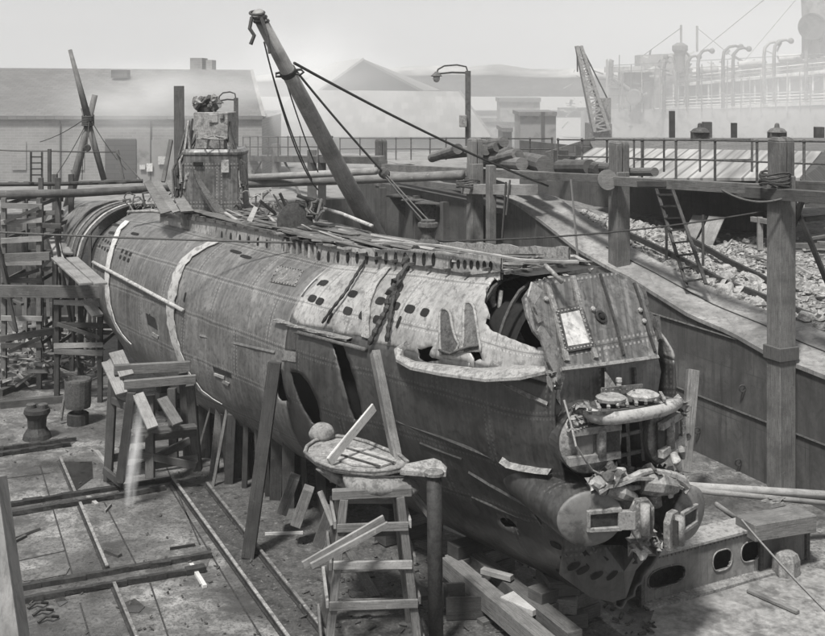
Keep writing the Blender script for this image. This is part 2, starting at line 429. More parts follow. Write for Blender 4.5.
# straps round the hull
def belt(x_y, w=.2, name='strap', m='strap', lift=.03, label=None):
    mb = MB(); pts = []
    dense = []
    for (x0, y0), (x1, y1) in zip(x_y, x_y[1:]):
        n = max(2, int(math.hypot(x1-x0, y1-y0)/6))
        dense += [(x0+(x1-x0)*i/n, y0+(y1-y0)*i/n) for i in range(n)]
    dense.append(x_y[-1]); last = None; rows = []
    for k, (x, y) in enumerate(dense):
        p, n = hit(x, y, lift)
        if p is None: continue
        last = p; a = U*(w/2)*(1+.16*math.sin(k*2.3)); a = a-n*a.dot(n)
        rows.append([p-a, p-a+n*.02, p+a+n*.02, p+a])
    mb.grid(rows); return part(name, mb, M[m], sub, label)
belt([(217,242),(200,250),(190,257),(183,265),(178,276),(175,288),(172.5,300),(171.5,312),(172.5,325),(175,337),(179,350),(184,364),(191,377),(200,388),(210,396),(219,401)], .42, label='pale strap round the middle of the hull')
belt([(128,222),(120,230),(115,243),(111,256),(108.5,270),(108,284),(109,298),(111,309),(115,321),(121,332),(130,342)], .38, label='pale strap round the after hull')
belt([(398,262),(387,270),(378,280),(371,293),(368,306),(367,322),(367,338)], .27, m='iron_light', label='pale plate strap on the forward casing')
# long rubbing bar
rb = MB(); pts = []
for i in range(18):
    f = i/17; p, n = hit(89+(185-89)*f, 259.5+(310.5-259.5)*f, .05)
    if p: pts.append(p)
rb.tube(pts, .055, 8); part('rubbing_bar', rb, M['iron_light'], sub, smooth=True)
# doubler patches
def patch(poly, m, name='patch', out=.02, label=None, th=.03, rivets=0, bv=None):
    mb = MB(); ps = []
    nn = V((0, 0, 0))
    for x, y in poly:
        p, n = hit(x, y, out, bv)
        if p is None: return
        ps.append(p); nn += n
    a = (ps[1]-ps[0]).cross(ps[2]-ps[0])
    mb.sheet(ps if a.dot(nn) > 0 else ps[::-1], th, nn)
    o = part(name, mb, M[m], sub, label)
    if rivets:
        r = MB()
        for i in range(len(ps)):
            p0, p1 = ps[i], ps[(i+1) % len(ps)]; L = (p1-p0).length; c = sum(ps, V((0, 0, 0)))/len(ps)
            for k in range(int(L/rivets)):
                p = p0.lerp(p1, (k+.5)/int(L/rivets)); p = p.lerp(c, .07)+nn.normalized()*.006
                r.blob(p, (V((.016, 0, 0)), V((0, .016, 0)), V((0, 0, .016))), 5, 3)
        part('rivets', r, M['iron_dark'], o)['kind'] = 'stuff'
    return o
patch([(279,266),(304,271),(296,287),(270,282)], 'iron_mid', label='riveted patch plate on the upper hull', rivets=.12)
patch([(283,350),(296,352),(296,362),(282,360)], 'iron_mid', 'hatch_step')
patch([(292,332),(296,333),(296,350),(292,349)], 'iron', 'bracket')
# limewash run down the middle of the hull
def runmat():
    n = NT('dried white run'); n.t.nodes.remove(n.n['Principled BSDF']); o_ = n.n['Material Output']; d = n.n.new('ShaderNodeBsdfDiffuse'); d.inputs[0].default_value = g(.6); tr = n.n.new('ShaderNodeBsdfTransparent'); mx = n.n.new('ShaderNodeMixShader')
    nz = n.noise(n.mapn('Object', (4, 4, 1)), 1.5, 6, .7); r = n.ramp(nz, [(.35, .02), (.7, .6)]); n.lk(r, mx.inputs[0]); n.lk(tr.outputs[0], mx.inputs[1]); n.lk(d.outputs[0], mx.inputs[2]); n.lk(mx.outputs[0], o_.inputs[0]); return n.m
M['run'] = runmat()
# slots and flood holes
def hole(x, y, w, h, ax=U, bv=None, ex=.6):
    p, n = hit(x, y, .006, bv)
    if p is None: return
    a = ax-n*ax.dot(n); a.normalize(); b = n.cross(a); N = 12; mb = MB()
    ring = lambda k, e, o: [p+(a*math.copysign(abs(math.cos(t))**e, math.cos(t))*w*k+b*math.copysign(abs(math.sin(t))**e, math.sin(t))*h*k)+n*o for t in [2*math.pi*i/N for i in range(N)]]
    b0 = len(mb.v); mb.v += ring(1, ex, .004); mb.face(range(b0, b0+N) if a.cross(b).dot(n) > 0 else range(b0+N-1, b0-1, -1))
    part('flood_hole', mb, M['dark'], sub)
for i in range(6):                                         # two rows near the after strap
    hole(97+i*2.7, 244.5+i*1.5, .07, .05); hole(103.5+i*2.4, 239.5+i*1.4, .07, .05)
for i in range(3): hole(122.5+i*4, 251+i*1.7, .08, .06); hole(120.5+i*4, 257+i*1.7, .08, .06)
for x, y in ((116,225),(121,228),(112,233),(135,234),(236,252),(246,257)): hole(x, y, .3, .05)
for x, y, w in ((324,283,.14),(312.5,298.5,.14),(320,301.5,.13),(353,294,.15),(348,311,.15),(363,315.5,.14),(380.5,301,.16),(378,320,.16),(396,306,.13),(410,309,.16),(425,312.5,.12),(320,283,.05)):
    hole(x, y, w, .085)
for x, y in ((150,318),(185,297),(399,322),(330,318)): hole(x, y, .05, .12)
for x, y in ((569,549),(574,557),(566,560),(587,551),(590,562),(594,573),(580,566),(556,545),(562,572)): hole(x, y, .13, .07)
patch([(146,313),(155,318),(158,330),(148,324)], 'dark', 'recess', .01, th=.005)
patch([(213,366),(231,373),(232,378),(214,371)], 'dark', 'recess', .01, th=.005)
patch([(215,373),(225,376),(225,379),(215,375)], 'iron_light', 'lip', .03)
patch([(224,380),(230,383),(229,386),(223,382)], 'iron_light', 'lip', .03)
patch([(153,332),(159,336),(158,339),(152,335)], 'iron_light', 'lip', .02)
# dished sheet on the shell and the two horseshoe mouldings
def wire(pts, r, m, name, out=.03, n=6, sm=True):
    mb = MB(); q = []
    for x, y in pts:
        p, nn = hit(x, y, out)
        if p: q.append(p)
    if len(q) > 1: mb.tube(q, r, n); return part(name, mb, M[m], sub, smooth=sm)
for rows_ in ([(309.5,443.5,446.5),(311,441.5,448.8),(314,440.4,450.6),(322,440,452),(330,440.2,453.5),(338,440.5,456),(344,440.5,459.5),(350,441,457.5),(355,442,452)],
              [(302.8,467,470.5),(304.5,465.4,472.6),(308,464.4,474.6),(316,464,476),(324,464,477),(332,464,478.5),(340,464,479.5),(347,462.5,481),(352,464,481)]):
    gr = []; lf = []; rt = []
    for y_, xa, xb in rows_:
        r_ = [hit(xa+(xb-xa)*k/4, y_, .015)[0] for k in range(5)]
        if None in r_: continue
        gr.append(r_); lf.append(r_[0]); rt.append(r_[-1])
    mb = MB(); mb.grid(gr); part('moulding_hollow', mb, M['iron'], sub)
    mb = MB(); mb.tube(lf[::-1]+rt, .03, 6); part('moulding', mb, M['iron_light'], sub, smooth=True)
wire([(441,350),(452,354),(462,350),(472,347),(480,346)], .025, 'iron', 'ledge_bar', .05)
wire([(300,333),(330,340),(368,350)], .05, 'iron', 'knuckle_bar', .05)
wire([(545,372),(520,372),(500,375)], .03, 'iron_mid', 'knuckle_bar', .02)
# knuckle shelf
kn = MB(); rows = []
for i in range(13):
    s = 5.7+i*.24; z = 3.55-.028*s; t = None
    for q in [x/200 for x in range(60, 130)]:
        a = prof(s, q)
        if a[1] <= z: t = a[0]; break
    rows.append([S(s, t-.05, z+.03), S(s, t+.12+.03*math.sin(i*2.1), z), S(s, t+.12, z-.04), S(s, t-.05, z-.06)])
kn.grid(rows); part('knuckle_shelf', kn, M['iron_mid'], sub)
# crescent guard plate
gd = MB(); inn = [(412,343),(403,349),(404,356),(415,361),(440,364),(480,368),(515,365),(544,366)]
outr = [(404,343),(394,349),(396,359),(410,367),(440,373),(485,379),(520,377),(546,371)]
rows = []
for (xi, yi), (xo, yo) in zip(inn, outr):
    p, n = hit(xi, yi, .0)
    if p is None: continue
    o_ = on(xo, yo, V((0, 0, p.z-.03)), UP)
    rows.append([p, p.lerp(o_, .6)+UP*.05, o_, o_-UP*.05, p-UP*.08])
gd.grid(rows); part('guard_plate', gd, M['iron_light'], sub, 'pale crescent guard plate at the bow', smooth=False)
# torn hull corner beside the bow plate
for poly, m, nm in (([(533,330),(540,322),(552,345),(562,372),(553,378),(545,360)], 'iron_light', 'torn_plate'), ([(545,360),(560,372),(560,392),(556,404),(548,384)], 'iron_mid', 'torn_plate'),
                    ([(524,296),(534,281),(539,290),(531,303),(541,318),(537,322),(527,310)], 'iron_light', 'torn_plate'), ([(529,305),(541,318),(546,330),(539,333),(532,320)], 'iron_mid', 'torn_plate')):
    mb = MB(); mb.sheet([SP(x, y, .35)+W*R(-.02, .1)-U*R(0, .12) for x, y in poly], .04); part(nm, mb, M[m], sub)

# --- bow plate, leaning aft
pn = (UP*1.0-U*.78).normalized(); pn = W.cross(U*1.05+UP*1.35).normalized()
if pn.dot(U) > 0: pn = -pn
pp = S(.12, 0, 3.7)
BP = lambda x, y, o=0: on(x, y, pp+pn*o, pn)
bw = thing and MB()
outl = [(533.5,281.4),(553,277.5),(573.6,274.7),(594,273),(613.7,272.6),(626,276),(637.7,284),(643,293),(645.5,304),(651,320),(654,331),(658.5,341.6),(657.8,356.8),(630,361),(600,365.5),(561.5,369.6),(554.8,357.6),(545,344),(533.5,330.9),(527,315),(522.8,297.5)]
bw.sheet([BP(x, y) for x, y in outl][::-1], .05, pn); bow_plate = part('bow_plate', bw, M['plate'], sub, 'stained bow plate leaning aft')
def strip(pts, w, m, name, o=.0, th=.05, plane=BP):
    mb = MB(); q = [plane(x, y, o) for x, y in pts]
    for a, b in zip(q, q[1:]): mb.beam(a, b, th*1.6 if w is None else w, th, up=pn)
    return part(name, mb, M[m], bow_plate)
strip([(547,283),(554,306),(562,338),(567,361)], .09, 'iron_mid', 'stiffener', .03)
strip([(573,276),(577,294),(585,324),(596,358)], .08, 'iron_mid', 'stiffener', .03)
strip([(600,274),(606,292),(616,325),(624,355)], .035, 'iron_dark', 'stiffener', .03)
strip([(634,283),(640,300),(648,330),(655,352)], .04, 'iron_dark', 'stiffener', .02)
strip([(561,369.5),(600,365),(630,361),(658,357)], .06, 'iron_light', 'edge_bar', .04, .06)
wf = MB()
wo = [(557,312),(580,307.5),(593,345),(566,350)]
for i in range(4): wf.beam(BP(*wo[i], .03), BP(*wo[(i+1) % 4], .03), .09, .05, up=pn)
wfo = part('window_frame', wf, M['iron'], bow_plate)
rv = MB()
for i in range(4):
    a, b = BP(*wo[i], .06), BP(*wo[(i+1) % 4], .06); k = int((b-a).length/.075)
    for j in range(k): rv.blob(a.lerp(b, (j+.5)/k), (V((.02, 0, 0)), V((0, .02, 0)), V((0, 0, .02))), 6, 4)
part('bolt_heads', rv, M['iron_mid'], wfo)['kind'] = 'stuff'
wl = MB(); wl.sheet([BP(x, y, .045) for x, y in [(560,313),(579,309),(590,342.5),(568,346)]][::-1], .03, pn); part('window_plate', wl, M['white'], bow_plate, 'white window plate')
pc = BP(600.5, 317.5); ph = MB(); ph.lathe(pc+pn*.005, pn, [(.12, 0), (.12, .03), (.075, .035), (.07, .01)], 16); part('porthole', ph, M['iron_dark'], bow_plate)
ph = MB(); ph.lathe(pc+pn*.02, pn, [(.05, 0), (.05, .04), (.02, .05)], 10); part('porthole_plug', ph, M['dark'], bow_plate)
for (x, y) in ((639,311),(592,310),(545,300),(643,322)):
    b = MB(); b.lathe(BP(x, y), pn, [(.04, 0), (.05, .05), (.03, .07)], 8); part('boss', b, M['iron_light'], bow_plate)
jg = MB(); jp = [(637,284),(646,290),(649,303),(647,306),(654,316),(660,316),(662,340),(655,345),(656,330),(651,322),(647,307),(643,296)]
jg.sheet([BP(x, y, -.03) for x, y in jp][::-1], .05, pn); jg.beam(BP(655,318,.05), BP(660,340,.05), .06, .08, up=pn)
part('torn_bracket', jg, M['iron'], bow_plate)
# wall below the plate
fw = MB(); fw.sheet([SP(x, y, .3) for x, y in [(556,369),(600,364),(658,356),(661,372),(657,398),(640,420),(560,440),(552,400)]], .04, -U)
part('front_bulkhead', fw, M['hull'], sub)
for x in (604, 634):
    f2 = MB(); f2.beam(SP(x, 368, .26), SP(x+2, 405, .26), .05, .06, up=U); part('stiffener', f2, M['iron'], sub)
f3 = MB(); f3.sheet([SP(x, y, .1) for x, y in [(606,372),(612,380),(619,391),(606,391)]], .03, -U); part('torn_bracket', f3, M['iron_light'], sub)
f3 = MB(); f3.lathe(SP(619,390,-.02), UP, [(.05, 0), (.04, .12), (.055, .14), (.05, .2)], 8); part('valve', f3, M['iron_light'], sub)
f4 = MB(); f4.sheet([SP(x, y, -.1) for x, y in [(602,388),(643,384),(643,391),(602,397)]], .03, -U)
for x in range(606, 642, 7): f4.blob(SP(x, 390, -.14), (V((.02, 0, 0)), V((0, .02, 0)), V((0, 0, .02))), 6, 4)
part('flange_plate', f4, M['iron_mid'], sub)
# upper torpedo tubes
def tubeobj(c, axis, r, L, m='iron', sx=1.0, nm='torpedo_tube', dome=.16):
    mb = MB(); side = axis.cross(UP).normalized()
    prf = [(r*.97, -L), (r, -.06), (r*1.02, -.05), (r*1.02, 0)]
    mb.lathe(c, axis, prf, 32, sx, side); o = part(nm, mb, M['hull_low'], sub, smooth=False)
    cp = MB(); cp.lathe(c, axis, [(r*.98, .0)]+[(r*.98*math.cos(a), .02+dome*math.sin(a)) for a in [rad(9*i) for i in range(10)]], 32, sx, side)
    co = part('tube_cap', cp, M[m], o, smooth=True); return o, co
for x, y, lr in ((590,440,1),(662,431,-1)):
    ax = (-U+W*.3*lr).normalized(); c = SP(x, y, -.14); o, co = tubeobj(c, ax, .54, 2.6, 'iron_mid', 1.05, dome=.10)
    sd = ax.cross(UP).normalized()
    for k in (-1, 1):
        b = MB(); b.beam(c+ax*.15-sd*.46+UP*.23*k, c+ax*.22+sd*.5+UP*(.23*k), .10, .12, up=UP, jit=.01); part('hinge_bar', b, M['iron_light'], o)
    inw = -W*lr; inw = (inw-ax*inw.dot(ax)).normalized()
    b = MB(); b.beam(c+ax*.13-inw*.16-UP*.19, c+ax*.13-inw*.16+UP*.19, .28, .08, up=ax); part('hinge_plate', b, M['cap'], o, bev=.01)
    b = MB(); b.tube([c+ax*.2+inw*.10-UP*.22, c+ax*.2+inw*.10+UP*.22], .08, 12); part('hinge_post', b, M['iron_mid'], o, smooth=True)
    b = MB(); b.sheet([c+ax*.16+inw*.2-UP*.2, c+ax*.16+inw*.46-UP*.2, c+ax*.16+inw*.46+UP*.2, c+ax*.16+inw*.2+UP*.2], .03, ax); part('hinge_recess', b, M['iron_dark'], o)
# lattice keeping the caps and chain between
for a, b, w in (((617,436),(647,429),.05),((617,456),(648,449),.05),((627,420),(629,466),.06),((619,425),(619,462),.05),((640,420),(643,460),.05)):
    m_ = MB(); m_.beam(SP(*a, -.2), SP(*b, -.2), w, .06); part('tie_bar', m_, M['iron'], sub)
# bow fender (pale curved casting) and the wreckage on it
fe = MB(); ctl = [(583,411),(590,415),(600,418),(614,418),(630,416),(646,413),(660,410),(670,406),(677,402)]
rowsf = []
for i, (x, y) in enumerate(ctl):
    e = 1 if 0 < i < 8 else .6; c = SP(x, y, -.62+.25*abs(i-4)/4*1.2)
    rowsf.append([c+UP*.10*e-U*.00, c+UP*.12*e-U*.07, c+UP*.03-U*.14, c-UP*.07*e-U*.12, c-UP*.11*e, c-UP*.06*e+U*.1, c+UP*.08*e+U*.12])
fe.grid(rowsf, True); fe.face([len(fe.v)-7+i for i in range(7)]); fe.face(list(range(6, -1, -1)))
part('bow_fender', fe, M['white'], sub, 'pale curved fender casting above the upper tubes', smooth=True)
dk = MB(); dk.sheet([SP(x, y, s_) for x, y, s_ in [(578,407,.1),(600,398,.3),(645,391,.3),(678,399,.1),(672,402,-.5),(640,407,-.6),(600,412,-.6),(583,411,-.4)]], .05, UP)
part('fender_table', dk, M['iron'], sub)
for i in range(9):
    x = 590+i*9.3; y = 410-i*1.25; b = MB(); b.beam(SP(x, y, -.5), SP(x-3+R(-2, 2), y-7, 0), .05, .06); b.blob(SP(x, y-1, -.55), (V((.035, 0, 0)), V((0, .035, 0)), V((0, 0, .035))), 6, 4)
    part('fender_rib', b, M['iron_light' if i % 3 else 'iron_mid'], sub)
for x, y, w in ((611,400,.24),(643,397,.26)):
    b = MB(); b.lathe(SP(x, y, -.3), UP, [(w, 0), (w*1.04, .05), (w*.8, .08), (w*.3, .06)], 14); part('cover_disc', b, M['iron_light'], sub, smooth=False)
for x, y in ((577,409),(584,412),(678,402),(681,408),(586,417)):
    b = MB(); b.crumple(SP(x, y, -.15), .15); b.crumple(SP(x+2, y+2, -.2), .12); part('torn_sheet', b, M['iron_mid'], sub)
# end straps with bolts on the right of the tubes
b = MB(); b.beam(SP(682,404,-.1), SP(684,446,-.1), .10, .05, up=U)
for i in range(8): b.blob(SP(683, 409+i*4.8, -.15), (V((.022, 0, 0)), V((0, .022, 0)), V((0, 0, .022))), 6, 4)
part('side_strap', b, M['iron_light'], sub)
# middle wreck: crumpled plate over the lower tubes
mw = MB(); rows = []
top = [(596,478),(606,473),(617,470),(628,468),(640,468),(652,470),(664,472),(676,474),(685,478)]
for i, (x, y) in enumerate(top):
    r_ = []
    for k in range(6):
        zz = mnoise.noise(V((i*.7, k*.9, 2)))*.09+mnoise.noise(V((i*1.9, k*2.1, 7)))*.05
        r_.append(SP(x+k*.6*(1 if i < 4 else -.3), y+k*(2.6 if i in (0, 1, 2) else 1.6)+2*math.sin(i*1.3+k), .25-k*.18)+UP*zz)
    rows.append(r_)
mw.grid(rows); o = part('crumpled_plate', mw, M['iron_mid'], sub, 'crumpled plate above the lower tubes'); so = o.modifiers.new('t', 'SOLIDIFY'); so.thickness = .05
e = MB(); e.tube([SP(x, y, -.55)+UP*R(-.03, .03) for x, y in [(592,483),(599,487),(606,484),(612,481),(620,482),(630,478),(641,474),(652,472),(663,473),(674,475),(682,480),(687,487),(684,494)]], [.05,.09,.07,.08,.05,.055,.06,.05,.06,.07,.09,.08,.05], 7)
part('torn_rim', e, M['iron_light'], sub, smooth=False)
for a, b_, r_, mm in (((607,488),(634,498),.12,'iron_light'),((640,482),(674,486),.19,'iron_mid'),((597,480),(603,492),.1,'iron_light'),((614,474),(624,470),.06,'white'),((673,454),(680,470),.07,'iron_light'),((681,448),(683,458),.05,'iron_light'),((616,492),(640,487),.05,'iron_light')):
    b = MB(); b.tube([SP(*a, -.45), SP((a[0]+b_[0])/2, (a[1]+b_[1])/2-1, -.55), SP(*b_, -.5)], [r_, r_*1.1, r_*.7], 9); part('bent_fitting', b, M[mm], sub, smooth=False)
for i in range(26):
    x, y = R(594, 684), R(466, 480); b = MB(); p = SP(x, y, R(-.4, .2)); b.beam(p, p+V((R(-.25, .25), R(-.2, .2), R(-.06, .12))), R(.02, .05), R(.02, .06), jit=.01)
    part('wreck_bar', b, M[random.choice(['iron', 'iron_light', 'iron_dark', 'iron_mid'])], sub)
for i in range(22):
    b = MB(); b.crumple(SP(R(592, 686), R(468, 492), R(-.55, -.1)), R(.08, .2)); part('torn_sheet', b, M[random.choice(['iron_light', 'iron_mid', 'iron'])], sub)
for i in range(14):
    b = MB(); b.crumple(SP(*random.choice([(R(568, 586), R(398, 430)), (R(672, 686), R(398, 460)), (R(545, 562), R(362, 400))]), R(-.3, .1)), R(.06, .14)); part('torn_sheet', b, M[random.choice(['iron_light', 'iron_mid', 'iron'])], sub)
# lower torpedo tubes with big slanting caps and hinge brackets
for x, y, lr in ((590,518,1),(688,513,-1)):
    c = SP(x, y, -.35); ax = (-U+W*(.42 if lr > 0 else -.25)).normalized()
    mb = MB(); side = ax.cross(UP).normalized(); rows = []
    cap_r, rx = .44, .56
    back = c+U*2.5-W*.42*lr+UP*.12
    for f, q_ in ((0, 1.), (.12, 1.0), (.4, .98), (.75, .9), (1, .8)):
        cc = c.lerp(back, f); sx_ = rx*(1-f)+.5*f; row = []
        for k in range(32):
            t = 2*math.pi*k/32; sd = side.lerp(U.cross(UP).normalized()*(1 if side.dot(U.cross(UP)) > 0 else -1), min(1, f*2)).normalized()
            row.append(cc+(sd*math.cos(t)*sx_+UP*math.sin(t)*cap_r)*q_)
        rows.append(row)
    mb.grid(rows, True); o = part('torpedo_tube', mb, M['hull_low'], sub, smooth=True)
    cp = MB(); cp.lathe(c, ax, [(cap_r, -.02)]+[(cap_r*math.cos(a), .10*math.sin(a)+.01) for a in [rad(9*i) for i in range(10)]], 40, rx/cap_r, side)
    part('tube_cap', cp, M['cap'], o, 'scoured oval tube cap', smooth=True)
    inw = -side*lr*(1 if side.dot(W) > 0 else -1); inw = inw if inw.dot(W)*lr < 0 else -inw
    b = MB(); b.beam(c+ax*.12+inw*.42-UP*.02, c+ax*.16+inw*.7-UP*.02, .30, .10, up=ax)
    for k in (-1, 1): b.beam(c+ax*.12-inw*.06+UP*(.14*k), c+ax*.14+inw*.48+UP*(.15*k), .07, .07, up=ax)
    b.beam(c+ax*.12-inw*.07-UP*.17, c+ax*.12-inw*.07+UP*.17, .06, .06, up=ax); part('hinge_frame', b, M['iron_light'], o, bev=.01)
    b = MB(); b.sheet([c+ax*.12-inw*.04-UP*.1, c+ax*.12+inw*.42-UP*.1, c+ax*.12+inw*.42+UP*.11, c+ax*.12-inw*.04+UP*.1], .02, ax); part('hinge_recess', b, M['iron_dark'], o)
    b = MB(); ec = c+ax*.2+inw*.82; pl = [(-.12,-.32),(.16,-.32),(.2,-.1),(.2,.16),(.1,.3),(-.1,.3),(-.2,.12),(-.2,-.16)]
    b.sheet([ec+inw*a_+UP*b2 for a_, b2 in pl], .12, ax); part('hinge_bracket', b, M['iron_mid'], o, bev=.015)
    b = MB(); b.tube([ec+ax*.08-UP*.22, ec+ax*.08+UP*.26], .08, 10); part('hinge_pin', b, M['iron_light'], o, smooth=True)
    b = MB(); b.beam(ec+ax*.05+inw*.06-UP*.2, ec+ax*.05+inw*.06+UP*.2, .07, .1, up=ax); part('hinge_web', b, M['iron_dark'], o)
b = MB(); b.tube([SP(641,490,-.4), SP(642,512,-.45), SP(641,545,-.4)], .13, 10); part('stem_post', b, M['iron_dark'], sub, smooth=True)
b = MB(); b.tube([SP(623,486,-.4), SP(624,507,-.4)], .16, 10); part('stem_post', b, M['iron_mid'], sub, smooth=True)
b = MB(); b.tube([SP(652,486,-.4), SP(654,505,-.4)], .14, 10); part('stem_post', b, M['iron_mid'], sub, smooth=True)
# jagged remains of the forefoot
ff = MB(); rows = []
for i, (x0, y0, x1, y1) in enumerate([(566,535,560,575),(585,543,590,597),(605,545,612,602),(622,545,626,598),(634,540,636,570),(645,532,648,556),(655,540,657,556)]):
    rows.append([SP(x0, y0, .0-.04*i), SP((x0+x1)/2, (y0+y1)/2, .05-.12*i+R(-.05, .05)), SP(x1, y1, .15-.1*i)])
ff.grid(rows); o = part('forefoot_plate', ff, M['hull_low'], sub, 'torn dark forefoot plate'); so = o.modifiers.new('t', 'SOLIDIFY'); so.thickness = .05
for i in range(16):
    b = MB(); p = SP(R(636, 660), R(528, 556), R(-.7, -.2)); b.crumple(p, R(.08, .2))
    part('torn_sheet', b, M[random.choice(['iron', 'iron_mid', 'iron_light'])], sub)
fbv = BVHTree.FromPolygons(ff.v, ff.f)
for x, y in ((572,551),(580,556),(588,551),(590,563),(597,575),(583,570),(574,566),(604,560),(612,575)): hole(x, y, .12, .06, U, fbv, 1)
# fins / lips on the lower bow
def lip(pts, m, w=.1, nm='fin'):
    mb = MB(); rows = []
    for x, y in pts:
        p, n = hit(x, y, 0)
        if p is None: continue
        rows.append([p+UP*.05, p+n*w, p-UP*.04])
    if len(rows) > 1: mb.grid(rows); part(nm, mb, M[m], sub)
lip([(503,459),(510,464),(522,467),(540,470),(552,471)], 'iron_mid', .12)
lip([(469,472),(490,485),(510,496),(530,507),(538,511)], 'hull_low', .03)
lip([(396,421),(440,437),(480,453),(520,470)], 'hull_low', .02)
lip([(420,443),(440,451),(462,459)], 'hull_low', .02)
lip([(472,497),(500,510),(530,522)], 'hull_low', .015)
lip([(200,336),(240,345),(275,353)], 'hull', .02)
lip([(486,375),(520,392),(548,405),(562,408)], 'iron_mid', .03)
# hanging cable loops by the upper tube
b = MB(); b.tube([SP(564,400,-.1), SP(571,424,-.3), SP(576,446,-.5), SP(585,460,-.5), SP(592,470,-.4), SP(600,474,-.4), SP(606,470,-.3)], .02, 5); part('loose_cable', b, M['rope_light'], sub)
for i in range(5):
    b = MB(); p = SP(572+i*2, 425-i, -.25); b.tube([p+V((.09*math.cos(a)*(1+.3*i), .03*math.sin(3*a), .1*math.sin(a))) for a in [k*.6 for k in range(10)]], .014, 5); part('cable_coil', b, M['rope_light'], sub)
# pipes seen through the torn opening
for pts, r_, m in (([(494,284),(492,300),(497,312),(508,322),(516,333),(521,340)], .06, 'iron_light'), ([(501,290),(499,306),(505,318),(515,328),(523,342)], .045, 'iron_mid'), ([(545,265),(552,272),(562,282)], .04, 'iron_light'), ([(496,332),(515,322),(536,312)], .03, 'iron')):
    b = MB(); b.tube([TP(x, y, .75) for x, y in pts], r_, 8); part('pipe', b, M[m], sub, smooth=True)
for s in (1.7, 2.4, 3.1):
    b = MB(); b.tube([S(s, prof(s, q)[0]*.95, prof(s, q)[1]*.98) for q in [-.5+i*.05 for i in range(21)]], .04, 5); part('hull_frame', b, M['iron'], sub)
e = MB(); e.tube([P(x, y, 22.5-(x-545)*.01) for x, y in [(545,262),(560,257),(575,257),(585,262),(592,270)]], .05, 6); part('torn_rim', e, M['iron_light'], sub)

# --- deck casing: side walls with flood holes, deck beams, broken planking
def wall_seg(sa, sb, side, m, h=.42, t=.84, jag=.02, lean=.02):
    rows = []; n = max(3, int((sb-sa)/.25))
    for i in range(n+1):
        s = sa+(sb-sa)*i/n; q = .06
        while abs(prof(s, q)[0]) < t and q < .4: q += .004
        z = prof(s, q)[1]; hh = h+jag*math.sin(i*1.9)
        rows.append([S(s, side*(t+lean), z-.05), S(s, side*t, z+hh), S(s, side*(t-.04), z+hh), S(s, side*(t-.04), z-.05)])
    mb = MB(); mb.grid(rows); o = part('casing_wall', mb, M[m], sub); return BVHTree.FromPolygons(mb.v, mb.f)
w1 = wall_seg(2.3, 8.8, 1, 'shell', .40); w3 = wall_seg(10.4, 17.8, 1, 'shell', .42)
wall_seg(2.3, 17.8, -1, 'iron_mid', .4)
wz = wall_seg(8.8, 10.4, 1, 'dark', .30, .6)
for i in range(13): hole(319+i*9.6-(.5 if i > 8 else 0), 256.5+i*.25+(0), .065, .13, U, w1, 1)
for i in range(7): hole(452+i*6.5, 263.6+i*.35, .055, .085, U, w1, 1)
for i in range(4): hole(164.5+i*4.7, 230.5+i*.8, .05, .16, U, w3, 1)
for i in range(6): hole(222+i*9, 235.5+i*1.7, .06, .12, U, w3, 1)
for i in range(6):
    s = 8.9+i*.28; b = MB(); b.box(S(s, .8, 4.62+.0*i), .1, .12, .32, U); part('casing_rib', b, M['iron_light'], sub)
def decktop(s): return (4.88 if s > 3 else 5.02)+max(0, 6-s)*.035
dp = MB()
for i in range(95):
    s = R(1.6, 15.4); L = R(.8, 3.2); t = R(-.85, .80); a = R(-.06, .06)
    z = decktop(s)+R(-.01, .09); z2 = decktop(s+L)+R(-.01, .09)
    dp.beam(S(s, t, z), S(s+L, t+a, z2), R(.1, .26), .025, jit=.015)
part('deck_planking', dp, M['wood_mid'], sub, 'broken deck planking')['kind'] = 'stuff'
dp = MB()
for i in range(30):
    s = R(1.3, 15); L = R(.5, 1.6); t = R(-.85, .8)
    dp.beam(S(s, t, decktop(s)+R(0, .1)), S(s+L, t+R(-.5, .5), decktop(s+L)+R(0, .15)), R(.04, .09), .03, jit=.01)
part('loose_lath', dp, M['wood_light'], sub)['kind'] = 'stuff'
dk = MB(); dk.grid([[S(s, t, decktop(s)-.05) for t in (-.9, -.3, .3, .9)] for s in [1.5+i*.8 for i in range(20)]]); part('deck_plate', dk, M['iron_dark'], sub)
for s in [2+i*.6 for i in range(24)]:
    b = MB(); b.beam(S(s, -1.0, decktop(s)-.03), S(s, 1.0, decktop(s)-.03), .05, .06); part('deck_beam', b, M['iron'], sub)
# overhanging edge strip of the deck
b = MB(); b.tube([TP(x, y, .95) for x, y in [(372,241),(400,243),(440,246),(480,253),(520,260),(560,262),(578,262)]], .03, 5); part('deck_edge_rail', b, M['wood_light'], sub)
b = MB(); b.sheet([TP(x, y, .9) for x, y in [(160,213),(215,219),(272,231),(275,235),(215,223),(160,217)]], .1, W); part('deck_edge_board', b, M['wood_mid'], sub)
# bollard and broken drum
c = S(6.0, -.35, decktop(6)); pb_ = P(428, 244, 25.2)
b = MB(); b.lathe(pb_, UP, [(.26, 0), (.24, .05), (.15, .12), (.14, .26), (.2, .34), (.23, .38), (.22, .46), (.16, .48), (.16, .52)], 16); part('bollard', b, M['iron'], sub, smooth=False)
b = MB(); p = P(295, 222, 28.4); b.lathe(p, V((.35, -.9, .25)), [(.44, -.05), (.46, 0), (.44, .04), (.3, .06), (.08, .07)], 24); part('hatch_lid', b, M['iron_dark'], sub, 'round dark hatch lid standing open')
b = MB(); b.sheet([P(x, y, 29) for x, y in [(247,220),(254,206),(258,208),(252,222)]], .04); part('loose_board', b, M['wood_pale'], sub)

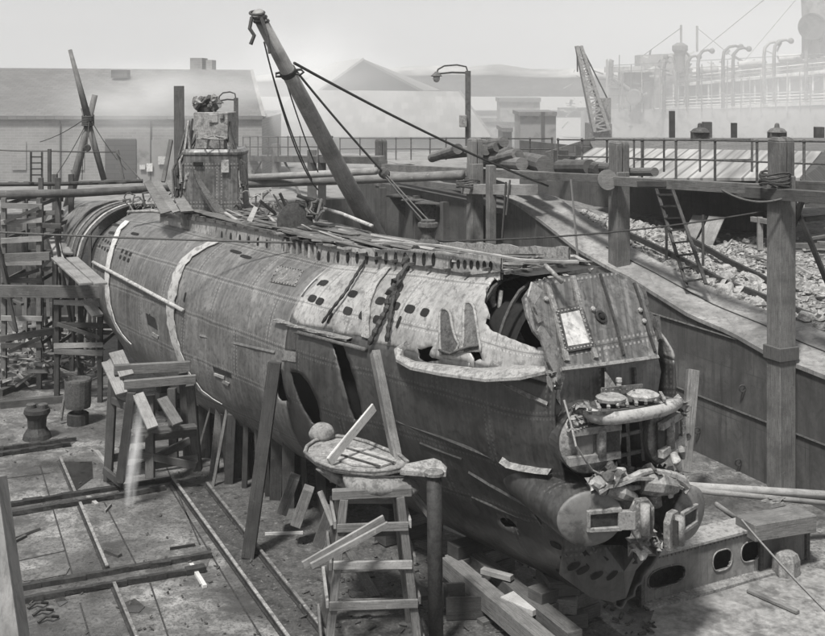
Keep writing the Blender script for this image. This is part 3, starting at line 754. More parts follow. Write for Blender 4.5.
# --- conning tower
ct0 = S(16.1, -.1, 4.55)
ctw = MB(); rows = []; N = 28
ex = V((1, .0, 0)); ey = V((0, 1, 0))
def ctring(z, k, sx=.86, sy=.8):
    out = []
    for i in range(N):
        t = 2*math.pi*i/N; ct, st_ = math.cos(t), math.sin(t)
        out.append(V((ct0.x, ct0.y, 0))+(ex*math.copysign(abs(ct)**.42, ct)*sx+ey*math.copysign(abs(st_)**.42, st_)*sy)*k+UP*(z+ZO))
    return out
ctw.grid([ctring(4.5, 1.06), ctring(5.4, 1.02), ctring(6.42, .99), ctring(6.46, 1.02), ctring(6.52, 1.02), ctring(6.6, .93)], True); ctw.face([len(ctw.v)-N+i for i in range(N)])
ctw_o = part('conning_tower', ctw, M['plate'], sub, 'dented conning tower with torn bridge fittings', smooth=False)
cd = ct0.y-.85
def cb(x0, y0, x1, y1, dep, m, nm, par=ctw_o, d=None):
    d = cd if d is None else d; a = P(x0, y0, d); c = P(x1, y1, d); mb = MB(); mb.box((a+c)/2+V((0, dep/2, 0)), abs(c.x-a.x), dep, abs(a.z-c.z)); return part(nm, mb, M[m], par, bev=.015)
cb(193, 162, 203, 166, .04, 'dark', 'slit', d=cd-.03)
cb(221, 160, 229, 173, .04, 'iron_light', 'plate', d=cd-.03)
cb(196, 138, 224, 149, .6, 'iron_mid', 'bridge_pedestal', d=cd+.3)
bxm = MB(); c0 = P(212.5, 139, 32.4); bxm.box(c0+UP*.36+V((0, .45, 0)), .98, .9, .76, V((1, -.12, 0))); part('bridge_box', bxm, M['iron_mid'], ctw_o, bev=.02)
cb(208.5, 114, 218, 123, .04, 'iron_light', 'plate', d=32.35); cb(219, 113, 223.5, 119, .04, 'iron_light', 'plate', d=32.3)
hw = MB(); hc = P(214, 138.5, 31.9); hw.tube([hc+V((.34*math.cos(a), .34*math.sin(a), .02*math.sin(2*a))) for a in [k*math.pi/12 for k in range(25)]], .025, 6)
for k in range(5): hw.tube([hc+V((0, 0, .08)), hc+V((.34*math.cos(k*1.256), .34*math.sin(k*1.256), 0))], .018, 5)
part('hand_wheel', hw, M['iron_light'], ctw_o)
for i in range(30):
    p = P(R(196, 215), R(99, 114), 32.8+R(-.2, .2)); mb = MB(); 
    if i % 3: mb.tube([p, p+V((R(-.15, .15), R(-.1, .1), R(-.15, .15))), p+V((R(-.25, .25), R(-.1, .1), R(-.2, .25)))], R(.03, .08), 6)
    else: mb.blob(p, (V((.1, 0, 0)), V((0, .1, 0)), V((0, 0, .12))), 8, 6, .3)
    part('periscope_gear', mb, M[random.choice(['iron', 'iron_mid', 'iron_dark'])], ctw_o)
mb = MB(); mb.lathe(P(206, 114, 32.8), UP, [(.2, 0), (.2, .2), (.14, .3)], 12); part('periscope_head', mb, M['iron'], ctw_o)
for i in range(30):                                        # cables and pipes down both sides
    lft = i < 18; x0 = R(187, 198) if lft else R(226, 232); y0 = R(118, 140); x1 = R(172, 188) if lft else R(238, 247); y1 = R(175, 205)
    mb = MB(); mb.tube([P(x0, y0, 32.5), P((x0+x1)/2+R(-4, 4), (y0+y1)/2, 32.2), P(x1+R(-3, 3), (y0+2*y1)/3, 32.1), P(x1, y1, 32)], R(.02, .055), 5); part('cable', mb, M[random.choice(['iron_dark', 'iron', 'iron_mid'])], ctw_o)
hb = MB(); rows = []
for i in range(9):
    f = i/8; x = 193.5+24*f**1.3; y = 170+44*f; w_ = 2.2+7*f-1.5*f*f
    p = P(x, y, 31.6-.2*f); rows.append([p+V((-w_/2*.028, 0, 0)), p+V((0, -.06, 0)), p+V((w_*.028*1.2, 0, 0)), p+V((0, .1, 0))])
hb.grid(rows, True); part('bent_horn', hb, M['iron'], ctw_o)
for poly in ([(144,184),(150,180.5),(172,212),(161,215)], [(152,184),(159,181),(180,212),(173,214)], [(166,183),(172,180),(194,212),(181,213)]):
    mb = MB(); mb.sheet([P(x, y, 32.6-(y-180)*.03) for x, y in poly], .05); part('deck_panel', mb, M['wood_mid'], sub)
for i in range(60):                                        # twisted fittings round the tower and after casing
    x = random.choice([R(125, 185), R(232, 320), R(130, 320)]); y = R(195, 216)-(abs(x-215) > 60)*R(-5, 3); d = 33-(x-212)*.045
    if x > 255: y += (x-255)*.06
    p = P(x, y, d); mb = MB(); k = R(0, 1)
    if k < .45: mb.tube([p+V((.14*math.cos(a), .04*math.sin(a), .14*math.sin(a)))*R(.8, 1.4) for a in [j*.5 for j in range(random.randint(6, 12))]], R(.015, .03), 5)
    elif k < .8: mb.beam(p-UP*.3, p+V((R(-.4, .4), R(-.3, .3), R(-.05, .35))), R(.03, .08), R(.03, .08), jit=.01)
    else: mb.tube([p-UP*.3, p+V((R(-.2, .2), 0, .1)), p+V((R(-.6, .6), 0, R(0, .3)))], R(.02, .05), 6)
    part('twisted_fitting', mb, M[random.choice(['iron', 'iron_mid', 'iron_dark', 'iron_light', 'wood_mid'])], sub)
for a, b_ in (((176,215),(240,221)), ((240,221),(330,233)), ((128,212),(176,214)), ((310,205),(372,226))):
    mb = MB(); mb.tube([P(*a, 32-(a[0]-200)*.03), P((a[0]+b_[0])/2, (a[1]+b_[1])/2-2, 31.5-(a[0]-200)*.03), P(*b_, 32-(b_[0]-200)*.03)], .05, 6); part('deck_pipe', mb, M['iron_light'], sub, smooth=True)
# slings of chain hung over the forward casing
def chain(px, name, label, r=.035, lift=.1, knots=()):
    mb = MB(); pts = []; 
    for (x0, y0), (x1, y1) in zip(px, px[1:]):
        n = max(2, int(math.hypot(x1-x0, y1-y0)/4))
        for i in range(n):
            p, nn = hit(x0+(x1-x0)*i/n, y0+(y1-y0)*i/n, lift)
            if p: pts.append(p)
    rr = [r*(1.35 if i % 2 else .8) for i in range(len(pts))]
    mb.tube(pts, rr, 6)
    for x, y, k in knots:
        p, nn = hit(x, y, lift)
        if p: mb.blob(p, (V((k, 0, 0)), V((0, k, 0)), V((0, 0, k*1.6))), 8, 6, .5)
    single(name, mb, M['iron_dark'], label, 'chain')
chain([(376,252),(365,268),(348,296),(334,313),(323,328)], 'sling_chain', 'thin black chain slung over the pale bow casing, left of the knotted one', .03)
chain([(416,258),(404,278),(396,300),(383,325),(371,349)], 'sling_chain', 'heavy knotted black chain hanging over the pale bow casing', .05, knots=((416,256,.1),(410,268,.12),(400,288,.12),(396,297,.1),(392,305,.08)))
chain([(397,298),(394,320),(390,347)], 'sling_chain', 'short black chain end hanging below the knotted chain', .04)
# ------------------------------------------------------------------ dock floor
def floormat():
    n = NT('wet dock floor'); o = n.mapn('Object', (1, 1, 1))
    a = n.noise(o, .35, 8, .65, .5); b = n.noise(o, 2.2, 9, .75, .6); c_ = n.noise(o, 14, 6, .8)
    c = n.ramp(a, [(.36, .05), (.5, .13), (.64, .24)])
    c = n.mix(n.ramp(b, [(.44, .85), (.56, 0)]), c, .07)
    c = n.mix(n.ramp(c_, [(.50, 0), (.60, .9)]), c, .03)
    c = n.mix(n.ramp(n.noise(o, 5, 9, .85), [(.55, 0), (.6, .8)]), c, .03)
    c = n.mix(n.ramp(n.noise(o, .8, 9, .75), [(.52, 0), (.60, .9)]), c, .04)
    n.bump(c_, .5, .02); return n.out(c, n.ramp(a, [(.38, .18), (.56, .75)]), 0, .5)
M['floor'] = floormat()
M['track'] = plain('muddy track bed', .045, .7, 3, .8, .9, spots=.14)
SC = 28.0
f = MB(); N = 40
f.grid([[D(-32+60.5*i/N, -60+60*j/30, 0) for j in range(31)] for i in range(N+1)]); struct('dock_floor', f, M['floor'])
f = MB(); f.grid([[D(SC, -300, 4.2), D(SC, 1200, 4.2)], [D(SC+30, -300, 4.2), D(SC+30, 1200, 4.2)], [D(SC+30, -300, -1.5), D(SC+30, 1200, -1.5)], [D(SC+1800, -1200, -1.5), D(SC+1800, 1200, -1.5)]]); struct('far_quay_ground', f, plain('quay ground', .2, .3, .5, .9, .3))

# end wall of the dock
def wallmat(name, v):
    n = NT(name); o = n.mapn('Object', (1, 1, 1)); uv = n.mapn('UV', (1, 1, 1))
    a = n.noise(o, .5, 8, .7, .5); s = n.noise(n.mapn('Object', (3, 3, .25)), 1.2, 7, .65); b = n.noise(o, 9, 6, .7)
    c = n.ramp(a, [(.36, v*.5), (.5, v), (.64, v*1.7)])
    c = n.mix(n.ramp(n.noise(o, 2.3, 10, .8, 1), [(.52, 0), (.6, .5)]), c, v*.4)
    c = n.mix(n.ramp(s, [(.5, 0), (.75, .6)]), c, v*1.7); c = n.mix(n.ramp(b, [(.3, .5), (.5, 0)]), c, v*.5)
    bt = n.n.new('ShaderNodeTexBrick'); n.lk(n.mapn('UV', (1, 1, 1)), bt.inputs[0]); bt.inputs['Scale'].default_value = 1; bt.inputs['Brick Width'].default_value = 2.7; bt.inputs['Row Height'].default_value = 1.25; bt.inputs['Mortar Size'].default_value = .012; bt.inputs['Color1'].default_value = (0, 0, 0, 1); bt.inputs['Color2'].default_value = (.35, .35, .35, 1); bt.inputs['Mortar'].default_value = (1, 1, 1, 1)
    c = n.mix(n.math('MULTIPLY', bt.outputs['Fac'], .8), c, v*.3); c = n.mix(bt.outputs['Color'], c, v*.75)
    c = n.mix(n.ramp(n.noise(n.mapn('Object', (6, 6, .35)), 1.2, 8, .7), [(.52, 0), (.66, .7)]), c, v*.35)
    n.bump(b, .25, .01); return n.out(c, .7, 0, .35)
M['wallp'] = wallmat('painted dock wall plating', .062)
M['coping'] = wallmat('pale coping', .165)
w = MB(); w.sheet([D(SC, -60, 0), D(SC, .3, 0), D(SC, .3, 4.25), D(SC, -60, 4.25)], .6, -UD); single('end_wall', w, M['wallp'], 'dark far end wall of the dock behind the scaffolding', 'dock wall')

# right-hand dock wall: near edge of the sloping ledge given where it is seen
near = [(500,193),(520,204),(545,222),(579,249),(613,268),(630,276),(657,293),(691,314),(732,331),(771,353),(825,374),(880,397),(960,430)]
back = [(505,178),(530,186),(560,199),(590,220),(612,234),(626,244),(681,273),(735,298),(771,312),(793,319),(825,332),(880,354),(960,386)]
NE = []; BE = []
for (x, y) in near:
    a, d = wp(x, 0); NE.append((a, P(x, y, d).z))
for (x, y) in back:
    a, d = wp(x, 1.5); BE.append((a, P(x, y, d).z))
def itp(T, a):
    T = sorted(T)
    if a <= T[0][0]: return T[0][1]
    for (a0, z0), (a1, z1) in zip(T, T[1:]):
        if a <= a1: return z0+(z1-z0)*(a-a0)/(a1-a0)
    return T[-1][1]
al = [-9+i*.5 for i in range(56)]
wr = thing('dock_wall', 'long dark plated dock wall behind the bow with a pale sloping ledge on top', 'dock wall', D(0, 0, 0))
LED = [a for a in al if a < 13.6]
m1 = MB(); m1.grid([[D(a, 0, -.2), D(a, 0, 1.0), D(a, 0, 2.2), D(a, 0, itp(NE, a)-.1)] for a in LED]); part('face', m1, M['wallp'], wr)
m1 = MB(); m1.grid([[D(a, 0, itp(NE, a)-.1), D(a, -.06, itp(NE, a)-.1), D(a, -.06, itp(NE, a)), D(a, .75, (itp(NE, a)*1.05+itp(BE, a)*.95)/2), D(a, 1.5, itp(BE, a)), D(a, 1.5, itp(BE, a)-.6)] for a in LED]); part('ledge', m1, M['coping'], wr, 'pale sloping ledge')
m1 = MB(); m1.tube([D(a, .8, (itp(NE, a)+itp(BE, a))/2+.01) for a in LED if a < 9], .02, 5); part('ledge_seam', m1, M['iron_dark'], wr)
m1 = MB(); m1.tube([D(a, -.02, 3.27) for a in LED if itp(NE, a) > 3.35], .03, 5); part('plate_seam', m1, M['iron'], wr)
m1 = MB(); m1.tube([D(a, -.02, 1.5) for a in LED], .03, 5); part('plate_seam', m1, M['iron'], wr)
# inner vertical wall behind the boat, up to the walkway
wt = lambda a: 5.3
m1 = MB(); m1.grid([[D(a, .02, 0), D(a, .02, 5.25), D(a, 1.9, 5.25), D(a, 1.9, 3.5)] for a in [13.0+i*.5 for i in range(32)]]); part('inner_face', m1, M['wallp'], wr)
for x in (352, 385, 420, 448, 500):
    a, d = wp(x, 0); m1 = MB(); m1.beam(D(a, -.12, 0), D(a, -.12, 5.1), .3, .25, up=UD); part('buttress', m1, M['wallp'], wr)
for x in (406, 422, 436):
    a, d = wp(x, 0); m1 = MB(); m1.sheet([D(a-.7, -.05, 5.0), D(a+.7, -.05, 5.0), D(a, -.9, 5.0), ], .05, UP); m1.sheet([D(a, -.05, 5.0), D(a, -.8, 5.0), D(a, -.05, 4.0)], .08, UD); part('bracket', m1, M['iron'], wr)
for x, y in ((697,430),(738,462),(742,388)):
    p = WP(x, y, -.06); m1 = MB(); m1.tube([p+V((.08*math.cos(a), -.03, .08*math.sin(a))) for a in [k*.6 for k in range(11)]], .02, 5); part('mooring_ring', m1, M['iron_dark'], wr)
# ground behind the ledge
rg = MB()
def gz(a, b): 
    zb = itp(BE, a)-.1; f = min(1, max(0, (b-1.5)/5)); return zb*(1-f)+4.2*f+mnoise.noise(V((a*.6, b*.6, 0)))*.18
rg.grid([[D(a, 1.45+j*.7, gz(a, 1.45+j*.7) if j else gz(a, 1.5)) for j in range(32)] for a in [-9+i*.7 for i in range(54)]])
struct('quay_ground', rg, plain('rubble strewn ground', .15, .5, 1.5, .95, .8))
f = MB(); f.grid([[D(-40, 22.8, 4.1), D(-40, 70, 4.1), D(-40, 900, -1.5)], [D(SC, 22.8, 4.1), D(SC, 60, 4.1), D(SC, 900, -1.5)]]); struct('outer_quay_ground', f, plain('quay ground far', .2, .3, .5, .9, .3))
rk = MB()
for i in range(4200):
    a = R(-6, 12); b = 1.6+abs(random.gauss(0, 2.6)); 
    if b > 11: continue
    r_ = R(.03, .11)*(2 if R(0, 1) < .05 else 1); c = D(a, b, gz(a, b)+r_*.2)
    an = R(0, 3.1); x = V((math.cos(an), math.sin(an), R(-.3, .3)))*r_*R(.8, 1.6); y = V((-math.sin(an), math.cos(an), R(-.3, .3)))*r_*R(.6, 1.1)
    rk.blob(c, (x, y, V((R(-.3, .3), 0, 1))*r_*R(.4, .9)), 6, 4, .5)
single('rubble', rk, M['stone'], 'broken pale stone rubble heaped behind the dock ledge', 'rubble', kind='stuff')

# floor joints, channels, rails
def fl(x, y): return Z(x, y, 0)
def flbeam(a, b, w, h, m, name, label, cat, z=0, group=None):
    mb = MB(); n = 6; A, B = fl(*a), fl(*b)
    mb.beam(A+UP*(z+h/2), B+UP*(z+h/2), w, h, jit=.006); return single(name, mb, M[m], label, cat, group)
rn = 0
def rail(a, b, label):
    t = thing('rail', label, 'rail', fl(*a)); A, B = fl(*a), fl(*b)
    for nm, w, z0, z1, m in (('rail_foot', .13, .012, .03, 'iron_dark'), ('rail_web', .05, .03, .1, 'iron_dark'), ('rail_head', .06, .1, .125, 'iron_mid')):
        mb = MB(); mb.beam(A+UP*(z0+z1)/2, B+UP*(z0+z1)/2, w, z1-z0); part(nm, mb, M[m], t)
rail((172,481), (292,648), 'long floor rail nearest the tall trestle, left one of the pair')
rail((207,487), (335,650), 'long floor rail running behind the leaning shore post, right one of the pair')
rail((60,461), (75,496), 'short floor rail by the dark puddle at left')
rail((80,507), (107,571), 'floor rail between the two cross channels')
rail((114,588), (139,648), 'floor rail at the bottom left beyond the cross channels')
tb = MB(); tb.sheet([fl(x, y)+UP*.006 for x, y in [(178,480),(206,486),(330,648),(298,648)]][::-1], .004, UP); struct('track_bed', tb, M['track'])
tb = MB(); tb.sheet([fl(x, y)+UP*.006 for x, y in [(210,484),(300,470),(520,560),(640,648),(340,648)]][::-1], .004, UP); struct('keel_ground', tb, M['track'])
sl_ = MB(); sl_.sheet([fl(x, y)+UP*.006 for x, y in [(655,608),(720,592),(800,566),(860,575),(890,660),(640,660),(648,628)]][::-1], .004, UP); M['sheen_paint'] = plain('pale painted wet sheen', .15, .5, 1.2, .4, .5, .5, spots=.26); struct('floor_sheen_sheet', sl_, M['sheen_paint'])  # paler floor sheet: bright reflection of the wet floor put into its colour
def channel(a, b, a2, b2, label):
    t = thing('floor_channel', label, 'channel', fl(*a)); q = [fl(*a), fl(*b), fl(*b2), fl(*a2)]
    mb = MB(); mb.sheet([p+UP*.012 for p in q], .004, UP); part('channel_bed', mb, M['floor'], t)
    for u_, v_ in ((a, b), (a2, b2)):
        n = 9; A, B = fl(*u_), fl(*v_); mb = MB()
        for i in range(n): 
            p = A.lerp(B, i/n); r_ = A.lerp(B, (i+1)/n); mb.beam(p+UP*.06, r_+UP*.06, .12+R(-.03, .05), .1, jit=.015)
        part('flange', mb, M['iron_dark'], t)
channel((3,508), (172,481), (4,517), (165,490), 'upper cross channel with dark flanges across the dock floor')
channel((18,591), (211,557), (22,603), (205,571), 'lower cross channel with dark flanges across the dock floor')
channel((-6,452), (76,441), (-6,457), (70,446), 'farthest short cross channel at the left edge of the floor')
js = MB()
for a, b in (((53,509),(76,587)),((80,603),(93,648)),((104,502),(140,572)),((150,583),(172,648)),((14,562),(65,551)),((168,484),(268,648)),((40,465),(52,505)),((160,452),(200,545)),((-5,480),(50,473))):
    js.beam(fl(*a)+UP*.004, fl(*b)+UP*.004, .03, .012)
struct('floor_joints', js, M['iron_dark'])
for pts, lab in (([(62,462),(92,462),(93,478),(82,486),(72,494),(68,478)], 'dark oily puddle beside the short rail'), ([(122,604),(135,599),(145,607),(139,613),(128,613)], 'small bright puddle in the plate at the bottom left'), ([(55,600),(62,596),(68,602),(60,607)], 'little puddle against the lower channel')):
    mb = MB(); mb.sheet([fl(x, y)+UP*.014 for x, y in pts][::-1], .002, UP); single('puddle', mb, M['water'], lab, 'puddle')
mb = MB(); pp2 = [(18,578),(20,572),(50,566),(66,564),(70,568),(66,575),(40,580),(24,582)]; mb.sheet([fl(x, y)+UP*.02 for x, y in pp2][::-1], .01, UP); single('cover_plate', mb, M['iron'], 'flat dark cover plate above the lower channel at left', 'plate')
db = MB()
for i in range(260):
    x, y = R(-5, 300), R(395, 645)
    if R(0, 1) > (.35 if y > 470 and x < 165 else .9): continue
    p = fl(x, y); an = R(0, 3.1); l = R(.015, .1); db.beam(p+V((0, 0, .02)), p+V((math.cos(an)*l, math.sin(an)*l, R(.02, .06))), R(.02, .05), .01, jit=.006)
for i in range(220):
    p = fl(R(300, 660), R(540, 645)); l = R(.03, .2); an = R(0, 3.1); db.beam(p+V((0, 0, .02)), p+V((math.cos(an)*l, math.sin(an)*l, R(.02, .08))), R(.02, .06), .02, jit=.01)
single('floor_litter', db, M['wood_dark'], 'chips and small litter strewn over the dock floor', 'litter', kind='stuff')
for a, b, w, m, lab in (((191,566),(205,588),.08,'wood_pale','short pale stick lying on the lower channel'),((14,543),(26,537),.07,'wood_dark','dark broken stick at the left edge of the floor'),((88,498),(97,506),.09,'wood_light','stub of plank lying on the short rail'),((105,513),(111,506),.04,'wood_light','thin bent lath beside the floor rail'),((106,552),(120,557),.1,'wood_dark','dark stick beside the middle floor rail'),((265,535),(303,534),.05,'wood_pale','thin pale lath lying between the shores'),((40,530),(14,540),.04,'wood_dark','thin dark lath at left on the floor'),((170,550),(195,546),.04,'wood_dark','thin dark lath above the lower channel'),((96,452),(106,464),.12,'wood_light','pale board end by the small trestle'),((0,408),(70,401),.25,'wood_dark','long dark baulk lying across the floor at left'),((0,396),(45,378),.2,'wood_dark','slanting dark baulk below the scaffold tower')):
    flbeam(a, b, w, .06 if w < .2 else .2, m, 'stick' if w < .2 else 'baulk', lab, 'timber')
for k in range(3):
    mb = MB(); p = fl(28+k*5, 610+k*7); mb.tube([p+UP*.03, p+V((.1, .12, .08)), p+V((.22, .05, .12)), p+V((.3, .2, .04))], .03, 6)
    single('scrap', mb, M['iron_dark'], ['twisted scrap iron by the left edge, farthest of three', 'twisted scrap iron by the left edge, middle of three', 'twisted scrap iron by the left edge, nearest of three'][k], 'scrap', 'scrap iron at the left edge')
# near timber crossing the lower left corner
mb = MB(); mb.beam(P(-12, 480, 9), P(14, 668, 8.6), .22, .2, up=V((0, 1, 0))); single('near_post', mb, M['coping'], 'blurred pale post standing close at the lower left edge', 'post')

# barrels / bollard like drums on the floor
def drum(x, y, r_, h, label, kind=0):
    b = fl(x, y); t = thing('winch_drum' if kind else 'capstan', label, 'winch' if kind else 'capstan', b)
    if kind:
        m_ = MB(); m_.lathe(b, UP, [(r_, 0), (r_, .3), (r_*.8, .34)], 14); part('foot', m_, M['iron_dark'], t)
        m_ = MB(); m_.lathe(b+UP*.34, UP, [(.12, 0), (.12, .16)], 10); part('shaft', m_, M['iron'], t)
        m_ = MB(); m_.lathe(b+UP*.48, UP, [(r_*1.15, 0), (r_*1.2, .1), (r_*1.25, .75), (r_*1.2, .8), (r_*1.1, .7)], 16); part('bucket', m_, M['iron'], t)
        m_ = MB(); m_.tube([b+V((-r_*1.2, 0, .9)), b+V((-r_*1.5, 0, .3)), b+V((-r_*1.6, 0, .1))], .05, 6); part('handle', m_, M['iron_mid'], t)
    else:
        m_ = MB(); m_.lathe(b, UP, [(r_*1.2, 0), (r_*1.1, .12), (r_*.75, .3), (r_*.8, .55), (r_*1.1, .7), (r_*1.05, .8), (r_*.5, .82)], 16); part('body', m_, M['iron_dark'], t)
        for k in (-1, 1):
            m_ = MB(); m_.lathe(b+V((k*r_*.5, 0, .8)), UP, [(r_*.4, 0), (r_*.42, .12), (r_*.3, .14)], 12); part('bitt', m_, M['iron'], t)
drum(37, 438, .32, 1, 'squat dark double bollard on the floor at left', 0)
drum(78, 424, .3, 1, 'dark iron tub on a round foot between scaffold and trestle', 1)

# ------------------------------------------------------------------ trestles and scaffolding
def lerp3(a, b, f): return V(a).lerp(V(b), f)
def trestle(base, yaw, wb, db_, wt_, dt, h, levels, label, m='wood_mid', leg=.13, rung=(.05, .13), name='trestle', tops=2, over=.2):
    t = thing(name, label, 'trestle', base); X = V((math.cos(yaw), math.sin(yaw), 0)); Y = V((-math.sin(yaw), math.cos(yaw), 0))
    B = [V(base)+X*sx*wb/2+Y*sy*db_/2 for sx, sy in ((-1, -1), (1, -1), (1, 1), (-1, 1))]
    T = [V(base)+X*sx*wt_/2+Y*sy*dt/2+UP*h for sx, sy in ((-1, -1), (1, -1), (1, 1), (-1, 1))]
    for i in range(4): mb = MB(); mb.beam(B[i], T[i], leg, leg*.8, up=X, jit=.008); part('leg', mb, M[m], t, bev=.01)
    for lv in levels:
        for i in range(4):
            j = (i+1) % 4; a, b = lerp3(B[i], T[i], lv), lerp3(B[j], T[j], lv+R(-.02, .02)); d = (b-a).normalized()
            n = d.cross(UP).normalized()*(leg/2+rung[0]/2+.004)
            mb = MB(); mb.beam(a-d*over*.4+n, b+d*over*R(.2, .9)+n, rung[0], rung[1], jit=.006); part('rung', mb, M[m if R(0, 1) < .7 else 'wood_light'], t, bev=.008)
    for k in range(tops):
        i, j = ((0, 1), (3, 2))[k]; d = (T[j]-T[i]).normalized(); mb = MB(); mb.beam(T[i]-d*over+UP*.08, T[j]+d*over+UP*.08, .14, .16, jit=.006); part('top_beam', mb, M[m], t, bev=.01)
    return t, B, T
tb_ = fl(372, 655); tb_.y += .1
T1, B1, TT1 = trestle(V((tb_.x-.05, tb_.y+.3, 0)), rad(7), 1.55, 1.5, .95, .85, 2.68, (.12, .38, .62, .84), 'tall open timber trestle in the foreground under the hydroplane', 'wood_mid', .17, (.05, .14))
def plank(a, b, w, h, m, label, name='plank', cat='plank', group=None, up=UP):
    mb = MB(); mb.beam(a, b, w, h, jit=.004, up=up); return single(name, mb, M[m], label, cat, group, bev=.006)
plank(P(303,565,18.9), P(384,518,19.5), .05, .12, 'wood_light', 'slanting plank leaning on the front trestle, upper of two')
plank(P(311,566,18.7), P(388,524,19.3), .05, .1, 'wood_light', 'slanting plank leaning on the front trestle, lower of two')
plank(P(320,491,20.6), P(333,525,20.4), .1, .05, 'wood_light', 'short light lath hanging at the left of the front trestle')
plank(P(329,462,20.0), P(374,407,20.9), .05, .17, 'wood_pale', 'bright new board leaning across the hydroplane')
plank(P(375,352,21.8), P(397,460,20.6), .16, .2, 'wood_mid', 'thick battered timber hanging down the hull beside the hydroplane', 'timber', 'timber')
# hydroplane
hz = 3.08
hyd = thing('hydroplane', 'leaf shaped hydroplane lying dismounted on the front trestle', 'hydroplane', Z(360, 480, 2.8))
ol = [(305,452),(307,446),(314,441),(325,437.5),(338,436),(352,437.5),(368,442),(385,449),(400,455),(408,462),(402,467),(388,470),(370,471.5),(350,470),(332,467),(316,461)]
mb = MB(); mb.sheet([Z(x, y, hz) for x, y in ol], .10, UP)
part('blade', mb, M['iron_mid'], hyd, bev=.02)
mb = MB(); q = [Z(x, y, hz+.03) for x, y in ol]; mb.tube(q+[q[0]], .035, 6); part('rim', mb, M['iron_mid'], hyd, smooth=True)
mb = MB(); q = [Z(x, y, hz+.04) for x, y in [(340,446),(362,448),(384,455),(396,461),(380,466),(352,464),(330,456)]]; mb.sheet(q, .03, UP); part('web_plate', mb, M['iron_light'], hyd)
for a, b in (((345,447),(394,462)),((336,453),(380,466))): mb = MB(); mb.beam(Z(*a, hz+.06), Z(*b, hz+.06), .035, .02); part('blade_rib', mb, M['iron'], hyd)
sb = MB(); c = P(380, 484, 20.0); sb.blob(c, (V((.66, .15, -.08)), V((-.1, .4, 0)), V((0, 0, .22))), 26, 16, .09); single('sack', sb, M['canvas'], 'long lumpy canvas sack wedged under the hydroplane', 'sack', smooth=True)
sb = MB(); c = P(346, 479, 20.4); sb.blob(c, (V((.5, .1, -.2)), V((-.1, .3, 0)), V((0, 0, .15))), 24, 14, .09); single('sack', sb, M['canvas'], 'smaller canvas sack at the left under the hydroplane', 'sack', smooth=True)
sb = MB(); c = P(322, 433, 21.6); sb.blob(c, (V((.23, 0, .05)), V((0, .22, 0)), V((-.05, 0, .18))), 20, 14, .1); single('sack', sb, M['canvas'], 'round pale bundle standing behind the tip of the hydroplane', 'sack', smooth=True)
fn = MB(); fn.sheet([P(x, y, dd) for x, y, dd in [(400,470,19.8),(404,464,20),(420,461,20.2),(434,458,20.3),(441,461,20.2),(447,467,20.2),(446,472,20.0),(425,472,19.8)]], .08, UP); single('bracket_fin', fn, M['iron_mid'], 'pale pointed iron bracket resting on the round post', 'bracket')
ps = thing('round_post', 'dark round iron post with small cap carrying the pointed bracket', 'post', Z(436, 652, 0))
pb2 = Z(436, 652, 0); pt = P(434, 471, pb2.y)
mb = MB(); mb.tube([pb2, pb2.lerp(pt, .5), pt-UP*.06], .13, 14); part('shaft', mb, M['iron_dark'], ps, smooth=True)
mb = MB(); mb.lathe(pt-UP*.06, UP, [(.17, 0), (.17, .05), (.1, .08)], 14); part('cap', mb, M['iron_mid'], ps)
mb = MB(); mb.beam(P(412,492,20.2), P(434,520,20.2), .09, .12); single('strut', mb, M['wood_mid'], 'short slanting strut between the sack and the round post', 'strut')
mb = MB(); mb.beam(P(434,520,20.3), P(433,566,20.6), .08, .08); single('strut', mb, M['wood_dark'], 'thin dark upright strut against the round post', 'strut')

# second trestle in front of the middle strap
b2 = fl(152, 470)
T2 = thing('staging_trestle', 'heavy dark timber staging with sloping boards, beside the middle of the hull', 'trestle', b2)
def sbm(a, da, b, db2, w, h, m='wood_dark', nm='brace', par=None, up=UP):
    mb = MB(); mb.beam(P(*a, da), P(*b, db2), w, h, jit=.006, up=up); return part(nm, mb, M[m], par, bev=.01)
for a, da, b, dd in (((108,480),28.2,(113,378),28.0),((120,482),27.2,(132,392),27.2),((188,458),29.0,(183,372),28.8),((198,470),28.0,(190,385),27.8),((150,478),27.3,(150,395),27.6),((174,462),28.2,(172,388),28.4)):
    sbm(a, da, b, dd, .2, .18, nm='leg', par=T2)
sbm((114,370),28,(190,366),28.6,.14,.24,'wood_mid','top_beam',T2); sbm((124,385),27.2,(196,379),27.6,.12,.2,'wood_mid','top_beam',T2)
for a, da, b, dd in (((104,470),28,(122,484),27.2),((112,400),28,(134,410),27.2),((128,440),27.3,(196,432),27.8),((124,470),27.3,(198,458),27.8),((112,458),28.2,(186,446),29),((130,452),27.2,(196,466),27.6),((136,468),27.4,(190,440),28)):
    sbm(a, da, b, dd, .08, .18, nm='brace', par=T2)
for a, da, b, dd, w, m, lab in (((107,362),28.6,(122,394),27.4,.28,'wood_light','wide pale board sloping down the left side of the middle staging'),((116,352),28.6,(127,376),27.9,.35,'wood_light','pale board standing on edge at the top of the middle staging'),((138,394),27.2,(153,428),26.6,.26,'wood_light','short pale board lying down the slope of the middle staging, left one'),((162,398),27.4,(178,424),26.9,.26,'wood_mid','short grey board lying down the slope of the middle staging, right one')):
    mb = MB(); mb.beam(P(*a, da), P(*b, dd), w, .07, up=V((0, -.3, 1)), jit=.005); single('staging_board', mb, M[m], lab, 'board', bev=.008)
plank(P(132,432,27), P(196,426,27.6), .3, .06, 'wood_mid', 'grey shelf board across the middle staging')
